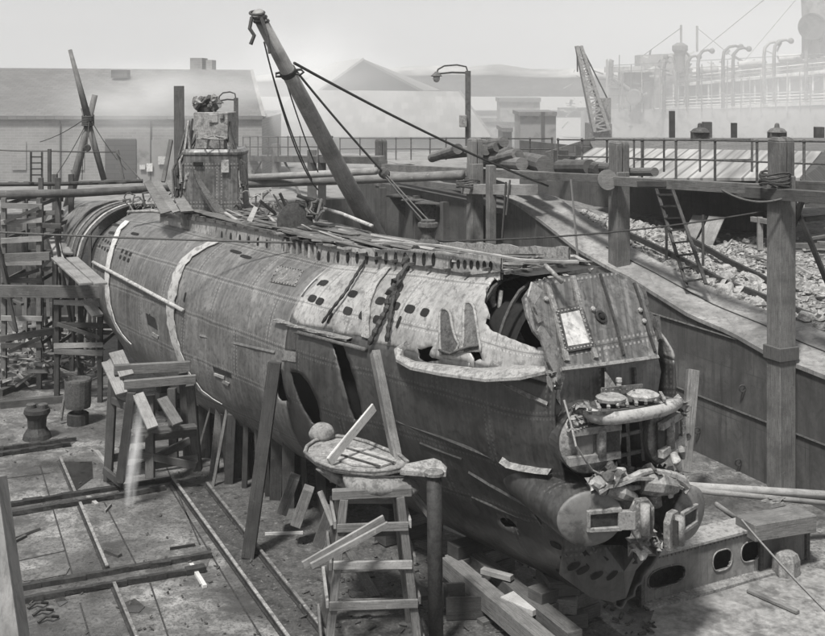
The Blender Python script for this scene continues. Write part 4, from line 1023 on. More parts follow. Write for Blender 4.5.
# scaffold towers at the left
def tower(name, label, xl, xr, yt, yb, d0, d1, ys, m='wood_mid', lean=0):
    t = thing(name, label, 'scaffold', P(xl, yb, d0))
    for d in (d0, d1):
        for x in (xl, xr):
            s_ = HC/((yb-HY)/F)/1.0; 
            bb = P(x, yb, d0); tt = P(x+lean, yt, d0); off = V((0, d-d0, 0)); bb.z = 0
            mb = MB(); mb.beam(bb+off, tt+off, .15, .14, jit=.01, up=V((0, 1, 0))); part('post', mb, M[m], t)
    for k, y in enumerate(ys):
        a = P(xl-3, y+R(-1, 1), d0-.1); b = P(xr+3, y+R(-2, 2), d0-.1); mb = MB(); mb.beam(a, b, .06, .16, jit=.01); part('ledger', mb, M[random.choice(['wood_mid', 'wood_dark', 'wood_light'])], t)
        o = V((0, d1-d0+.2, 0)); mb = MB(); mb.beam(a+o, b+o, .06, .15, jit=.01); part('ledger', mb, M[m], t)
        if k % 3 == 1:
            mb = MB(); mb.beam(P(xl, y, d0-.2), P(xr, y+R(-22, 22), d0-.2), .05, .11); part('brace', mb, M['wood_dark'], t)
        if k % 2 == 0:
            for x in (xl, xr):
                a = P(x, y, d0); mb = MB(); mb.beam(a, a+o, .05, .12); part('putlog', mb, M['wood_dark'], t)
    return t
tower('scaffold_tower', 'tall timber scaffold tower at the left edge', 4, 39, 198, 386, 36.5, 38.5, [205,222,240,263,281,318,345])
tower('scaffold_tower', 'lower dark scaffold bay between the tall tower and the hull', 57, 100, 288, 372, 35, 37.5, [303,324,345,352], 'wood_dark')
tower('scaffold_tower', 'narrow scaffold bay just right of the tall tower', 41, 58, 178, 384, 38.5, 40, [225,268,330], 'wood_dark')
for a, da, b, dd, w, h, m, lab in (((-6,291),35,(104,292),34.6,.14,.36,'wood_mid','broad horizontal beam across the left scaffolding'),((-6,258),36,(50,256),36,.12,.25,'wood_mid','horizontal plank on the tall scaffold tower'),((8,352),36,(40,338),36,.05,.12,'wood_dark','diagonal brace low on the tall scaffold tower'),((86,300),35,(98,316),34.5,.35,.08,'wood_light','short pale board hanging from the lower scaffold bay'),((-5,340),35.6,(60,330),35.6,.1,.2,'wood_dark','dark ledger plank crossing the scaffold bays')):
    plank(P(*a, da), P(*b, dd), w, h, m, lab, 'scaffold_plank')
plank(P(57,258,34.5), P(86,284,30.5), .34, .06, 'wood_light', 'pale gangplank beside the hull, left of two')
plank(P(72,258,34.5), P(101,284,30.5), .34, .06, 'wood_light', 'pale gangplank beside the hull, right of two')
st = thing('staging_platform', 'pale staging platform of short boards beside the after hull', 'staging', P(60, 262, 37))
for i, poly in enumerate(([(43,227),(56,227),(57,236),(45,236)],[(57,227),(68,228),(70,237),(58,236)],[(45,237),(57,237),(60,243),(51,243)],[(58,237),(70,238),(72,244),(61,243)],[(50,244),(60,244),(62,253),(53,253)],[(61,244),(72,245),(73,255),(63,254)],[(53,254),(62,254),(66,264),(54,264)])):
    mb = MB(); mb.sheet([P(x, y, 40-(y-227)*.1) for x, y in poly], .05); part('board', mb, M['wood_light'], st)
for x in (55, 72): mb = MB(); mb.beam(P(x, 262, 37), V((P(x, 262, 37).x, 37, 0)), .14, .14); part('leg', mb, M['wood_dark'], st)
mb = MB(); mb.lathe(P(62, 227, 41), UP, [(.16, 0), (.2, .1), (.2, .55), (.24, .6), (.15, .62)], 12); single('ventilator', mb, M['iron_light'], 'pale upright cylinder standing on the staging by the stern', 'cylinder')
cl = MB()
for i in range(260):                        # heap of ironwork and timber beyond the towers
    p = P(R(-20, 96), R(300, 385), R(36, 43)); p.z = max(.05, p.z*.4); cl.beam(p, p+V((R(-.8, .8), R(-.6, .6), R(-.1, .35))), R(.03, .12), R(.03, .12), jit=.02)
single('scrap_heap', cl, M['wood_light'], 'low heap of scrap timber and iron behind the left scaffolding', 'scrap', kind='stuff')

# shores under the hull
def shore(a, da, b, dd, w, label, m='wood_dark', nm='shore'):
    A = P(*a, da); A.z = 0 if A.z < .6 else A.z; plank(A, P(*b, dd), w, w, m, label, nm, 'shore', up=V((0, 1, 0)))
shore((248,557), 23.7, (275,362), 24.2, .26, 'thickest dark shore post leaning to the hull from the track')
shore((214,472), 28.8, (221,402), 28.6, .2, 'pale shore standing under the middle strap', 'wood_light')
shore((193,468), 29, (212,402), 28.9, .05, 'thin pale rod leaning behind the middle staging', 'wood_light', 'rod')
shore((213,474), 27.8, (228,404), 28, .07, 'long thin lath leaning right of the middle strap', 'wood_light', 'rod')
for i, (x, yb, yt, d) in enumerate(((236,482,398,28.5),(247,478,404,29),(262,500,405,27.5),(276,500,408,27),(289,512,410,26.5),(206,466,390,30))):
    shore((x, yb), d, (x+R(-2, 3), yt), d-.3, .28, ['dark upright shore just right of the middle strap', 'dark upright shore behind the thick leaning post', 'dark upright shore below the first hull opening', 'dark upright shore left of the second hull opening', 'dark upright shore below the second hull opening', 'dark upright shore left of the middle strap foot'][i])
for i, (x, y) in enumerate(((282,500),(296,512),(318,532))):
    plank(P(x, y, 25-i*.7)-UP*.25, P(x+13, y-24, 25-i*.7)-UP*.0, .34, .22, 'wood_mid', ['sloping bilge block under the hull, farthest of the three', 'sloping bilge block under the hull, middle of the three', 'sloping bilge block under the hull, nearest of the three'][i], 'bilge_block', 'block')
for i in range(16):
    x = R(196, 330); yb = 470+(x-196)*.42+R(-12, 6); d = Z(x, yb, 0).y+.4; shore((x, yb), d, (x+R(-9, 9), 405+(x-196)*.25), d-.2, R(.1, .24), 'dark pole in the thicket of props under the middle of the hull', 'wood_black', 'prop'); col.objects[-1]['group'] = 'props under the middle of the hull'
for i in range(14):
    x = R(-4, 100); d = R(35, 40); a = P(x, R(300, 380), d); b = P(x+R(-26, 26), R(215, 300), d+R(-1, 1)); plank(a, b, R(.06, .14), R(.06, .14), 'wood_dark', 'slanting pole among the clutter of the left scaffolding', 'scaffold_pole', 'pole', 'slanting poles in the left scaffolding')
# keel blocks
for i in range(8):
    s = 1.6+i*2.4; t = thing('keel_block', 'stack of dark keel timbers under the boat', 'keel block', S(s, 0, -ZO), 'keel blocks under the boat'); hh = ZO-.44
    for k in range(3):
        mb = MB(); c = S(s, 0, -ZO+.02+hh/3*(k+.5)); mb.box(c, 1.5-.1*k, .42-.03*k, hh/3-.01, W, jit=.01); part('block', mb, M['wood_mid' if k % 2 else 'wood_dark'], t, bev=.01)
blk = ['lower squared block of the stack beneath the bow', 'middle squared block of the stack beneath the bow', 'top squared block of the stack beneath the bow']
plank(Z(449,565,.35), Z(552,652,.35), .32, .36, 'wood_mid', 'long baulk lying beneath the keel, left one', 'baulk', 'timber')
plank(Z(470,556,.42), Z(575,640,.42), .3, .3, 'wood_mid', 'long baulk lying beneath the keel, right one', 'baulk', 'timber')
c = Z(560, 622, 0)
for k in range(3):
    mb = MB(); mb.box(c+UP*(.16+.29*k)+V((-.02*k, .03*k, 0)), .78-.1*k, .8, .27, V((1, .2*(-1)**k, 0)), jit=.012); single('block', mb, M['wood_dark' if k != 1 else 'wood_mid'], blk[k], 'block', bev=.015)
plank(Z(508,596,.5), Z(540,610,.5), .4, .1, 'wood_pale', 'bright short board on the baulks under the bow')
plank(Z(482,570,.65), Z(512,578,.65), .14, .1, 'wood_light', 'pale offcut lying on the keel baulks')
mb = MB(); bx0 = Z(470, 612, 0); 
for k in (-1, 1): mb.box(bx0+V((0, .3*k, .22)), .9, .05, .4, V((1, .1, 0))); mb.box(bx0+V((.43*k, .03*k, .22)), .05, .6, .4, V((1, .1, 0)))
single('crate', mb, M['wood_dark'], 'low open dark crate beneath the keel behind the round post', 'crate')
for a, b, lab in (((395,560),(425,600),'broken plank on the floor just right of the front trestle'),((350,555),(376,600),'pale plank on the floor seen through the front trestle'),((417,545),(455,556),'short plank lying behind the round post'),((455,590),(440,612),'small plank stub between round post and crate'),((480,625),(520,612),'plank lying in front of the open crate')):
    flbeam(a, b, .18, .08, 'wood_mid', 'plank', lab, 'plank')

# girder across the bow
gt = thing('box_girder', 'riveted iron girder with three lightening holes lying across beneath the bow', 'girder', Z(640, 607, 0))
g0 = Z(641, 606, 0); g1 = Z(806, 559, 0); gd_ = (g1-g0).normalized(); gn = V((gd_.y, -gd_.x, 0)); L = (g1-g0).length; gh = .86
if gn.y > 0: gn = -gn
import itertools
bm = bmesh.new()
def girder_face(off):
    me = MB(); nx, nz = 110, 26; hs = [((.10+.12*0)*L*0+.62, .42, .46, .19), (2.02, .45, .25, .2), (2.78, .47, .27, .2)]
    for i in range(nx):
        for j in range(nz):
            x0_, x1_ = L*i/nx, L*(i+1)/nx; z0_, z1_ = gh*j/nz, gh*(j+1)/nz; xc, zc = (x0_+x1_)/2, (z0_+z1_)/2
            if any((abs((xc-hx)/hw_)**3.2+abs((zc-hz_)/hh_)**2.4) < 1 for hx, hz_, hw_, hh_ in hs): continue
            b = len(me.v); me.v += [g0+gd_*x0_+UP*z0_+gn*off, g0+gd_*x1_+UP*z0_+gn*off, g0+gd_*x1_+UP*z1_+gn*off, g0+gd_*x0_+UP*z1_+gn*off]; me.face((b, b+1, b+2, b+3))
    return me
M['girder'] = wallmat('girder plating', .15)
o = part('web', girder_face(0), M['girder'], gt, 'front web with lightening holes'); so = o.modifiers.new('t', 'SOLIDIFY'); so.thickness = .04
for hx, hz_, hw_, hh_ in ((.62, .42, .46, .19), (2.02, .45, .25, .2), (2.78, .47, .27, .2)):
    mb = MB(); mb.tube([g0+gd_*(hx+hw_*math.copysign(abs(math.cos(t))**.65, math.cos(t)))+UP*(hz_+hh_*math.copysign(abs(math.sin(t))**.85, math.sin(t)))+gn*.012 for t in [k*math.pi/16 for k in range(33)]], .014, 5); part('hole_rim', mb, M['iron_mid'], gt)
mb = MB(); mb.beam(g0+UP*(gh+.03)-gn*.25, g0+gd_*L+UP*(gh+.03)-gn*.25, .62, .05); part('top_flange', mb, M['iron_light'], gt, 'bright top flange')
mb = MB(); mb.beam(g0+UP*.03+gn*.12, g0+gd_*L*.9+UP*.03+gn*.12, .26, .05); part('foot_flange', mb, M['iron_mid'], gt)
mb = MB(); mb.beam(g0+UP*gh/2-gn*.5, g0+gd_*L+UP*gh/2-gn*.5, .04, gh-.02); part('back_web', mb, M['iron_dark'], gt)
for f_ in (0.0, .70, 1.0): mb = MB(); mb.beam(g0+gd_*L*f_+gn*.03, g0+gd_*L*f_+gn*.03+UP*gh, .09, .07, up=gn); part('end_post', mb, M['iron'], gt)
rv = MB()
for i in range(44):
    for z in (.05, gh-.05): rv.blob(g0+gd_*L*(i+.5)/44+UP*z+gn*.02, (gd_*.018, gn*.012, UP*.018), 5, 4)
part('rivets', rv, M['iron_mid'], gt)['kind'] = 'stuff'
c = Z(778, 552, 0)
mb = MB(); a, b = P(745,528,22.8), P(806,518,23.4); mb.beam(a, b, .62, .34, jit=.01); single('block', mb, M['wood_mid'], 'large squared timber block lying on the right end of the girder', 'block', bev=.02)
mb = MB(); mb.lathe(Z(786,574,0), UP, [(.27, 0), (.27, .3), (.22, .42), (.1, .46)], 6); single('stone_block', mb, M['iron_mid'], 'rough grey stone block standing in front of the right end of the girder', 'block')
plank(Z(798,612,.05), Z(748,590,.05), .1, .06, 'wood_light', 'thin plank on the wet floor in front of the girder')
for i, (a, b, r_) in enumerate((((684,486),(860,497),.09),((696,490),(860,506),.07),((716,504),(770,542),.05))):
    mb = MB(); mb.tube([P(*a, 23.5), P((a[0]+b[0])/2, (a[1]+b[1])/2, 24), P(*b, 24.5)], r_, 8); single('pole', mb, M['wood_light'], ['long pale pole reaching from the lower tubes to the right edge, upper one', 'long pale pole reaching from the lower tubes to the right edge, lower one', 'short pale pole slanting down behind the girder'][i], 'pole', smooth=True)
mb = MB(); mb.blob(P(775,500,23.8), (V((.25, 0, 0)), V((0, .12, 0)), V((0, 0, .04))), 10, 6, .6); single('rag', mb, M['canvas'], 'ragged tuft hanging over the long poles at right', 'rag')
mb = MB(); mb.rope(P(742,520,22.6), P(850,634,15), .022, .05); single('mooring_rope', mb, M['rope_light'], 'tight pale rope running from the girder to the lower right corner', 'rope')
shore((684,472), 26.5, (693,370), 27.2, .26, 'leaning grey timber propped against the dock wall behind the bow', 'wood_mid', 'prop')
# ------------------------------------------------------------------ posts and walkway on the right wall
def post(x, wpx, ytop, ybot, off, label, twin=True, m='wood_mid', band=None):
    a, d = wp(x, off); t = thing('walkway_post', label, 'post', P(x, ybot, d)); w = wpx/F*d
    b = P(x, ybot, d); top = P(x, ytop, d)
    sh = top-UP*(.9 if twin else 0)
    mb = MB(); mb.beam(b, sh, w, w, up=UD, jit=.01); part('shaft', mb, M[m], t, bev=.02)
    if twin:
        for k in (-1, 1):
            mb = MB(); c = sh+VD*k*w*.26; c2 = V((c.x, c.y, top.z)); mb.beam(c-UP*.1, c2-UP*.1, w*.44, w*.9, up=UD); mb.beam(c2-UP*.1, c2-UP*.03, w*.44, w*.9, up=UD, w2=w*.36); mb.beam(c2-UP*.03, c2, w*.36, w*.74, up=UD, w2=w*.2); part('cheek', mb, M[m], t, bev=.015)
    if band:
        mb = MB(); c = P(x, band, d); mb.beam(c-UP*.16, c+UP*.16, w*1.25, w*1.25, up=UD); part('collar', mb, M['wood_dark'], t, bev=.015)
    return t
post(781, 20, 137, 488, -.28, 'tall thick timber post standing on the dock floor at right with a collar', band=352)
post(619, 16, 141, 276, .35, 'timber post standing on the sloping ledge behind the bow plate')
post(475, 13, 138, 256, -.3, 'timber post beside the street lamp rising above the log pile')
post(381, 10, 139, 186, .2, 'timber post at the far left end of the log pile')
post(491, 8, 165, 244, -.6, 'round rough pile hung with rope in front of the inner dock wall', False, 'wood_mid')
def wb(a, oa, b, ob, w, h, m, label, nm='beam', cat='beam'):
    return plank(WP(a[0], a[1], oa), WP(b[0], b[1], ob), w, h, m, label, nm, cat)
wb((524,175),.1,(613,179),.1,.3,.24,'wood_mid','walkway beam between the pile and the ledge post')
wb((612,181),.0,(772,190),.0,.3,.26,'wood_mid','long walkway beam between the ledge post and the tall right post')
wb((750,192),-.5,(860,200),-.5,.3,.26,'wood_dark','dark walkway beam running off at right in front of the tall post')
wb((770,184),.2,(870,188),.2,.25,.2,'wood_mid','upper walkway beam at the far right')
wb((378,167),.3,(545,176),.3,.35,.28,'wood_mid','long pale beam carrying the log pile')
wb((396,180),-.1,(472,189),-.1,.3,.22,'wood_mid','lower beam left of the lamp post in front of the inner wall')
wb((466,189),-.5,(533,190),-.3,.4,.34,'wood_light','short thick beam end clamped to the rough pile')
wb((640,184),-.1,(668,184),-.1,.2,.16,'wood_dark','short dark packing on the long walkway beam','packing','packing')
mb = MB(); mb.lathe(WP(607,180,-.3), V((0.2, -1, .2)), [(.26, 0), (.3, .02), (.3, .06), (.1, .07)], 18); single('pulley', mb, M['wood_mid'], 'wooden sheave hanging at the ledge post beam', 'pulley')
logs = [((432,158),(458,149),.2),((434,156),(486,150),.2),((478,146),(504,142),.19),((480,151),(498,147),.19),((482,157),(510,153),.22),((486,162),(517,154),.2),((484,162),(522,164),.22),((524,160),(545,165),.3),((515,152),(519,155),.16),((560,167),(590,167),.3),((585,169),(600,171),.28),((565,163),(612,168),.18),((600,172),(655,172),.16)]
for i, (a, b, r_) in enumerate(logs[:9]):
    mb = MB(); A = WP(*a, 1.2+R(0, .6)); Bp = WP(*b, .5+R(0, .5)); mb.tube([A, A.lerp(Bp, .5)+UP*.01, Bp], [r_*.95, r_, r_*1.02], 12); single('log', mb, M['wood_mid'], 'cut log in the pile beside the street lamp', 'log', 'logs piled by the street lamp')
for i, (a, b, r_) in enumerate(logs[9:]):
    mb = MB(); A = WP(*a, 1.0); Bp = WP(*b, .6); mb.tube([A, Bp], r_*.8, 12); single('log', mb, M['wood_dark' if i < 2 else 'wood_mid'], ['dark thick log left of the ledge post on the walkway', 'dark stubby log against the ledge post', 'thin log lying on top by the ledge post', 'thin log lying right of the ledge post'][i], 'log')
def railing(name, label, xs, ytf, ybf, ymf, off, r_=.03, m='iron', doff=None):
    pts = []; t = thing(name, label, 'railing', WP(xs[0], ybf(xs[0]), off))
    for x in xs:
        mb = MB(); mb.tube([WP(x, ybf(x), off), WP(x, ytf(x), off)], r_*1.15, 6); part('stanchion', mb, M[m], t)
        p = MB(); p.blob(WP(x, ytf(x), off), (V((r_*1.8, 0, 0)), V((0, r_*1.8, 0)), V((0, 0, r_*1.8))), 8, 5); part('ball', p, M[m], t)
    for fy in (ytf, ymf):
        mb = MB(); mb.tube([WP(x, fy(x), off)+UP*R(-.01, .01) for x in xs], r_*.8, 6); part('rail_bar', mb, M[m], t)
railing('railing', 'iron railing on the walkway at right above the shed', [558,582,607,642,676,715,757,804,850], lambda x: 139.5+(x-558)*.008, lambda x: 176+(x-558)*.045, lambda x: 156+(x-558)*.03, 1.0)
railing('railing', 'second iron railing standing farther back at right', [634,643,664,700,752], lambda x: 140, lambda x: 172, lambda x: 160, 4.0, .03)
railing('railing', 'far iron railing running behind the log pile', [340,360,396,411,430,446,487,506,530,552], lambda x: 138.5, lambda x: 160, lambda x: 149, 3.0, .03)
railing('railing', 'far iron railing at the left above the timber frames', [243,250,258,268,278,288,300,318,332], lambda x: 137, lambda x: 157, lambda x: 147, -2.0, .03)
# timber frames at the far end between tower and log pile
for i, (a, b, w, h, m, lab) in enumerate((((243,158),(382,160),.3,.32,'wood_mid','pale beam over the far timber frames'),((246,158),(246,190),.35,.35,'wood_mid','far frame post beside the conning tower'),((276,144),(276,200),.4,.3,'wood_mid','far frame post, second from the conning tower'),((312,150),(312,200),.4,.3,'wood_mid','far frame post, third from the conning tower'),((322,155),(322,205),.35,.3,'wood_dark','dark far frame post just left of the great spar'),((246,160),(262,190),.08,.08,'iron','thin far brace leaning right beside the first frame post'),((262,160),(247,190),.08,.08,'iron','thin far brace leaning left beside the first frame post'),((284,160),(300,195),.1,.1,'iron','thin far brace between second and third frame posts'))):
    plank(WP(*a, -1.5), WP(*b, -1.5), w, h, m, lab, 'frame_beam', 'beam', up=V((0, 1, 0)))
for i, (a, b, r_, off, m, lab) in enumerate((((240,184),(463,175),.17,-3.2,'wood_light','long round pole lying level right of the conning tower, lower one'),((242,178),(376,171),.13,-2.6,'wood_light','long round pole lying level right of the conning tower, upper one'))):
    mb = MB(); A = WP(*a, off); A = P(*a, 44); mb.tube([A, P((a[0]+b[0])/2, (a[1]+b[1])/2+.3, 42), P(*b, 39.5)], r_, 12); single('pole', mb, M[m], lab, 'pole', smooth=True)
mb = MB(); mb.tube([P(-14,195.5,37), P(80,193,38), P(190,187,39)], [.16, .14, .11], 12); single('pole', mb, M['wood_mid'], 'long round pole crossing the left side above the scaffold tower', 'pole', smooth=True)
mb = MB(); mb.tube([P(-14,184.5,39), P(60,184,39.5), P(143,181,40)], .07, 8)
for x in (10, 25, 70, 84, 100, 118): mb.beam(P(x, 182.5, 39.6), P(x+7, 183, 39.2), .12, .06)
single('pole', mb, M['wood_dark'], 'thin dark pole with cleats above the thick left pole', 'pole')
# ladders
def ladder(a0, b0, a1, b1, oa, ob, n, w, label, m='iron_dark'):
    A0, A1 = WP(*a0, oa), WP(*b0, oa); B0_, B1 = WP(*a1, ob), WP(*b1, ob); t = thing('ladder', label, 'ladder', B0_)
    for p, q in ((A0, B0_), (A1, B1)): mb = MB(); mb.beam(p, q, w, w*.6); part('stile', mb, M[m], t)
    for i in range(n): f_ = (i+.6)/n; mb = MB(); mb.beam(A0.lerp(B0_, f_), A1.lerp(B1, f_), .10, .05); part('rung', mb, M[m], t)
ladder((656,188),(672,188),(687,287),(706,284),1.4,.6,8,.09,'dark ladder leaning from the walkway down to the sloping ledge')
t = thing('ladder', 'short upright ladder standing at the far left before the brick shed', 'ladder', P(36, 176, 46))
for x in (31, 42): mb = MB(); mb.beam(P(x, 152, 46), P(x, 182, 46), .07, .05); part('stile', mb, M['iron_dark'], t)
for y in (157, 163, 169, 175): mb = MB(); mb.beam(P(31, y, 46), P(42, y, 46), .05, .05); part('rung', mb, M['iron_dark'], t)
# two black handrails down the slope and other things behind the ledge
for pts, lab in (([(628,234),(681,259),(720,280),(771,300),(825,321)], 'lower black sloping handrail beside the ledge'), ([(688,238),(730,262),(771,282),(825,304)], 'upper black sloping handrail above the rubble')):
    off = 2.1 if 'lower' in lab else 3.4; q = [WP(x, y, off) for x, y in pts]; t = thing('handrail', lab, 'handrail', q[-1]-UP*.8)
    mb = MB()
    for a, b in zip(q, q[1:]): mb.beam(a, b, .1, .16)
    part('bar', mb, M['iron_dark'], t)
    for p in q[1:]: mb = MB(); mb.beam(p-UP*.8, p, .07, .07, up=V((0, 1, 0))); part('baluster', mb, M['iron_dark'], t)
for x in (666.5, 703): 
    mb = MB(); mb.tube([WP(x, 215, 1.7), WP(x, 266, 1.7)], .04, 6); single('stanchion', mb, M['iron'], 'thin iron stanchion %s the ladder on the ledge' % ('left of' if x < 680 else 'right of'), 'stanchion')
mb = MB(); mb.beam(WP(737,196,-.4), WP(771,192,-.3), .1, .1); single('knee_brace', mb, M['iron'], 'thin brace under the walkway beam left of the tall post', 'brace')
mb = MB(); mb.beam(WP(790,193,.1), WP(836,303,.6), .12, .1); single('knee_brace', mb, M['iron_dark'], 'dark brace leaning down right from the tall post', 'brace')
mb = MB(); mb.beam(WP(803,198,.1), WP(791,232,.1), .1, .1); single('knee_brace', mb, M['iron_dark'], 'short dark brace crossing beside the tall post', 'brace')
for i, (a, b, w) in enumerate((((700,216),(688,240),.5),((717,217),(704,246),.55))):
    plank(WP(*a, 6), WP(*b, 5), w, .06, 'wood_light', ['panel leaning behind the ladder, narrower left one', 'panel leaning behind the ladder, wider right one'][i], 'panel', 'panel')
mb = MB(); mb.sheet([WP(x, y, 5.5) for x, y in [(626,222),(640,219),(655,219),(664,224),(664,233),(640,231)]], .05, UP); single('tarpaulin', mb, M['canvas'], 'pale tarpaulin lying behind the ledge post', 'tarpaulin')
# dark iron building behind rubble and lumber at the right edge
mb = MB(); a0 = WP(520,170,9); a1 = WP(776,170,9); mb.sheet([V((a0.x, a0.y, 4.0)), V((a1.x, a1.y, 4.0)), V((a1.x, a1.y, 6.7)), V((a0.x, a0.y, 6.7))], .3, V((0, -1, 0))); 
shed = thing('shed', 'low iron sided shed with a striped roof behind the walkway at right', 'shed', V(((a0.x+a1.x)/2, a0.y, 4.1))); part('wall', mb, M['wallp'], shed)
def strmat():
    n = NT('striped roof panels'); uv = n.mapn('UV', (1, 1, 1)); sx = n.n.new('ShaderNodeSeparateXYZ'); n.lk(uv, sx.inputs[0])
    fr = n.math('FRACT', n.math('MULTIPLY', sx.outputs[0], 1/.5)); l = n.math('GREATER_THAN', fr, .2)
    c = n.mix(l, .11, n.ramp(n.noise(n.mapn('UV', (1, .2, 1)), 1.4, 3, .6), [(.35, .13), (.65, .3)])); return n.out(c, .7, 0, .3)
def px4(pts, ds): return [P(x, y, d) for (x, y), d in zip(pts, ds)]
q = px4([(545,181),(800,181),(822,154),(594,150)], [43, 36, 42, 49])
def quadrows(q, n=20): return [[q[0].lerp(q[1], i/n), q[3].lerp(q[2], i/n)] for i in range(n+1)]
mb = MB(); Lr = (q[1]-q[0]).length
mb.grid(quadrows(q, 24), uv=lambda i, j: [(Lr*i/24, 0), (Lr*i/24, 3), (Lr*(i+1)/24, 3), (Lr*(i+1)/24, 0)]); o = part('striped_roof', mb, strmat(), shed, 'lower roof of pale and dark strips'); so = o.modifiers.new('t', 'SOLIDIFY'); so.thickness = .1
q2 = [q[3], q[2], P(842, 138.5, 48), P(588, 138, 54)]; mb = MB(); mb.sheet([p+UP*.02 for p in q2], .1, UP); part('upper_roof', mb, M['slate'], shed, 'dark upper roof')
q3 = [q[1], P(845, 200, 38), P(850, 146, 44), q[2]]; mb = MB(); mb.sheet([p+UP*.05 for p in q3], .1); part('hip', mb, M['roofside'], shed)
for x in (700, 777):
    c = P(x, 138, 50.5); mb = MB(); mb.box(c+UP*.1, .7, .5, .3); mb.lathe(c+UP*.25, UP, [(.45, 0), (.3, .15), (.12, .2), (.1, .35), (.05, .4)], 8); part('roof_vent', mb, M['iron'], shed)
mb = MB(); mb.sheet([P(x, y, 52.5) for x, y in [(545,152),(594,137),(594,150),(560,160)]], .2); part('roof_end', mb, M['slate'], shed)
for i, (x, y0, y1, w) in enumerate(((672,111,138,.25),(707,122,138,.4),(734,123,138,.25),(819,127,152,.4),(561,150,172,.5))):
    plank(P(x, y1+4, 56 if i < 4 else 44), P(x, y0, 56 if i < 4 else 44), w, w, 'wood_dark', ['thin dark pile beyond the shed roof below the first davit', 'thick dark pile beyond the middle of the shed roof', 'thin dark pile beyond the shed roof right of the middle', 'dark pile at the right edge above the shed', 'short broad pile at the left end of the shed roof'][i], 'pile', 'pile', up=V((0, 1, 0)))
for i in range(14):
    x, y = R(785, 845), R(202, 272); a = WP(x, y, 6+R(0, 3)); plank(a, a+VD*R(.8, 2.2)+UP*R(-.1, .1)-UD*R(0, .5), R(.1, .25), R(.05, .2), random.choice(['wood_mid', 'wood_light']), 'sawn length of timber in the lumber heap at the right edge', 'lumber', 'timber', 'lumber heap at the right edge')
for a, b, lab in (((760,217),(760,250),'pale upright of the small timber frame at right'),((752,219),(783,224),'pale cross rail of the small timber frame at right'),((775,226),(775,260),'second upright of the small timber frame at right')):
    plank(WP(*a, 6), WP(*b, 6), .16, .14, 'wood_light', lab, 'frame_member', 'timber', up=V((0, 1, 0)))
for i in range(16): 
    x, y = R(700, 820), R(236, 290); a, d = wp(x, 4.5); b = D(a, 4.5, gz(a, 4.5)+.15); plank(b, b+V((R(-.8, .8), R(-.5, .5), R(0, .2))), R(.06, .14), .05, 'wood_light', 'broken lath lying on the rubble behind the ledge', 'lath', 'timber', 'laths lying on the rubble')

# ------------------------------------------------------------------ great spar, tripod, lamps, ropes
sp0, sp1 = P(378, 243, 30.5), P(257, 13, 25.5)
t = thing('derrick_spar', 'great inclined timber spar rising behind the boat with an iron band and hanging rope', 'spar', sp0)
mb = MB(); dsp = sp1-sp0; mb.tube([sp0-dsp*.03+V((.08, 0, 0)), sp0+dsp*.3, sp0+dsp*.65, sp1], [.24, .225, .19, .14], 14); part('shaft', mb, M['wood_light'], t, smooth=True)
bc = sp0+dsp*.775; mb = MB(); mb.tube([bc-dsp*.008, bc+dsp*.008], .2, 14); mb.tube([bc+V((.15, -.05, .05)), bc+V((.3, -.05, .06)), bc+V((.36, -.05, 0)), bc+V((.28, -.05, -.06)), bc+V((.15, -.05, -.03))], .03, 6); mb.tube([bc-V((.15, 0, 0)), bc-V((.28, 0, .03)), bc-V((.28, 0, .1)), bc-V((.15, 0, .1))], .03, 6); part('band', mb, M['iron_dark'], t)
mb = MB()
for k in range(3): mb.tube([sp1-dsp*(.015*k)+V((.16*math.cos(a), .16*math.sin(a), .05*math.sin(a))) for a in [j*.6 for j in range(12)]], .03, 5)
mb.tube([sp1+V((-.1, -.1, -.1)), sp1+V((-.14, -.15, -.35)), sp1+V((-.04, -.15, -.5)), sp1+V((-.12, -.15, -.7))], .045, 6); mb.tube([sp1+V((.1, -.1, -.1)), sp1+V((.25, -.15, -.5)), sp1+V((.3, -.15, -.9))], .04, 6); part('lashing', mb, M['rope'], t)
def rp(a, da, b, db2, r_, label, sag=.1, m='rope', name='rope', group=None):
    mb = MB(); mb.rope(P(*a, da), P(*b, db2), r_, sag, 14); single(name, mb, M[m], label, 'rope', group)
rp((294,63),26.8,(548,186),38,.035,'long tarred guy rope from the band of the great spar to the rough pile end',.15)
rp((292,66),26.8,(384,173),29,.03,'tarred rope from the band of the great spar down to the block',.05)
mb = MB(); mb.blob(P(384,173,29), (V((.12, 0, -.12)), V((0, .1, 0)), V((.1, 0, .1))), 8, 6); single('pulley_block', mb, M['wood_dark'], 'small dark pulley block on the tackle right of the great spar', 'pulley')
rp((386,174),29,(436,228),27,.022,'tackle fall from the pulley block to the deck, upper one',.02,'rope')
rp((385,176),29,(428,226),27,.022,'tackle fall from the pulley block to the deck, lower one',.02,'rope')
rp((264,42),26.2,(318,190),31,.02,'slack thin rope from the head of the great spar',.5)
rp((270,66),26.5,(312,180),31,.018,'thin rope left of the great spar',.2)
rp((282,68),26.8,(318,172),32,.018,'thin rope hanging under the band of the great spar',.1)
rp((-4,232),30,(435,245),26,.028,'dark rope crossing over the after hull from the left edge',.05,'rope')
rp((428,241),25.5,(830,198),28,.022,'dark wire from the deck bollard across to the right edge',.25,'rope')
mb = MB(); mb.rope(WP(571,180,-.2), P(578,262,26), .03, 0); single('rope', mb, M['rope'], 'vertical black rope dropping from the walkway behind the bow', 'rope')
for i, (x, y0, y1) in enumerate(((503,182,238),(507,180,215))):
    mb = MB(); mb.rope(WP(x+3, y0, -.6), WP(x-1, y1, -.7), .035, 0); single('rope', mb, M['rope'], ['black rope hanging from the short beam end, longer one', 'black rope hanging from the short beam end, shorter one'][i], 'rope')
rp((722,190),27,(790,196),26.5,.03,'rope wound about the head of the tall right post',.2)
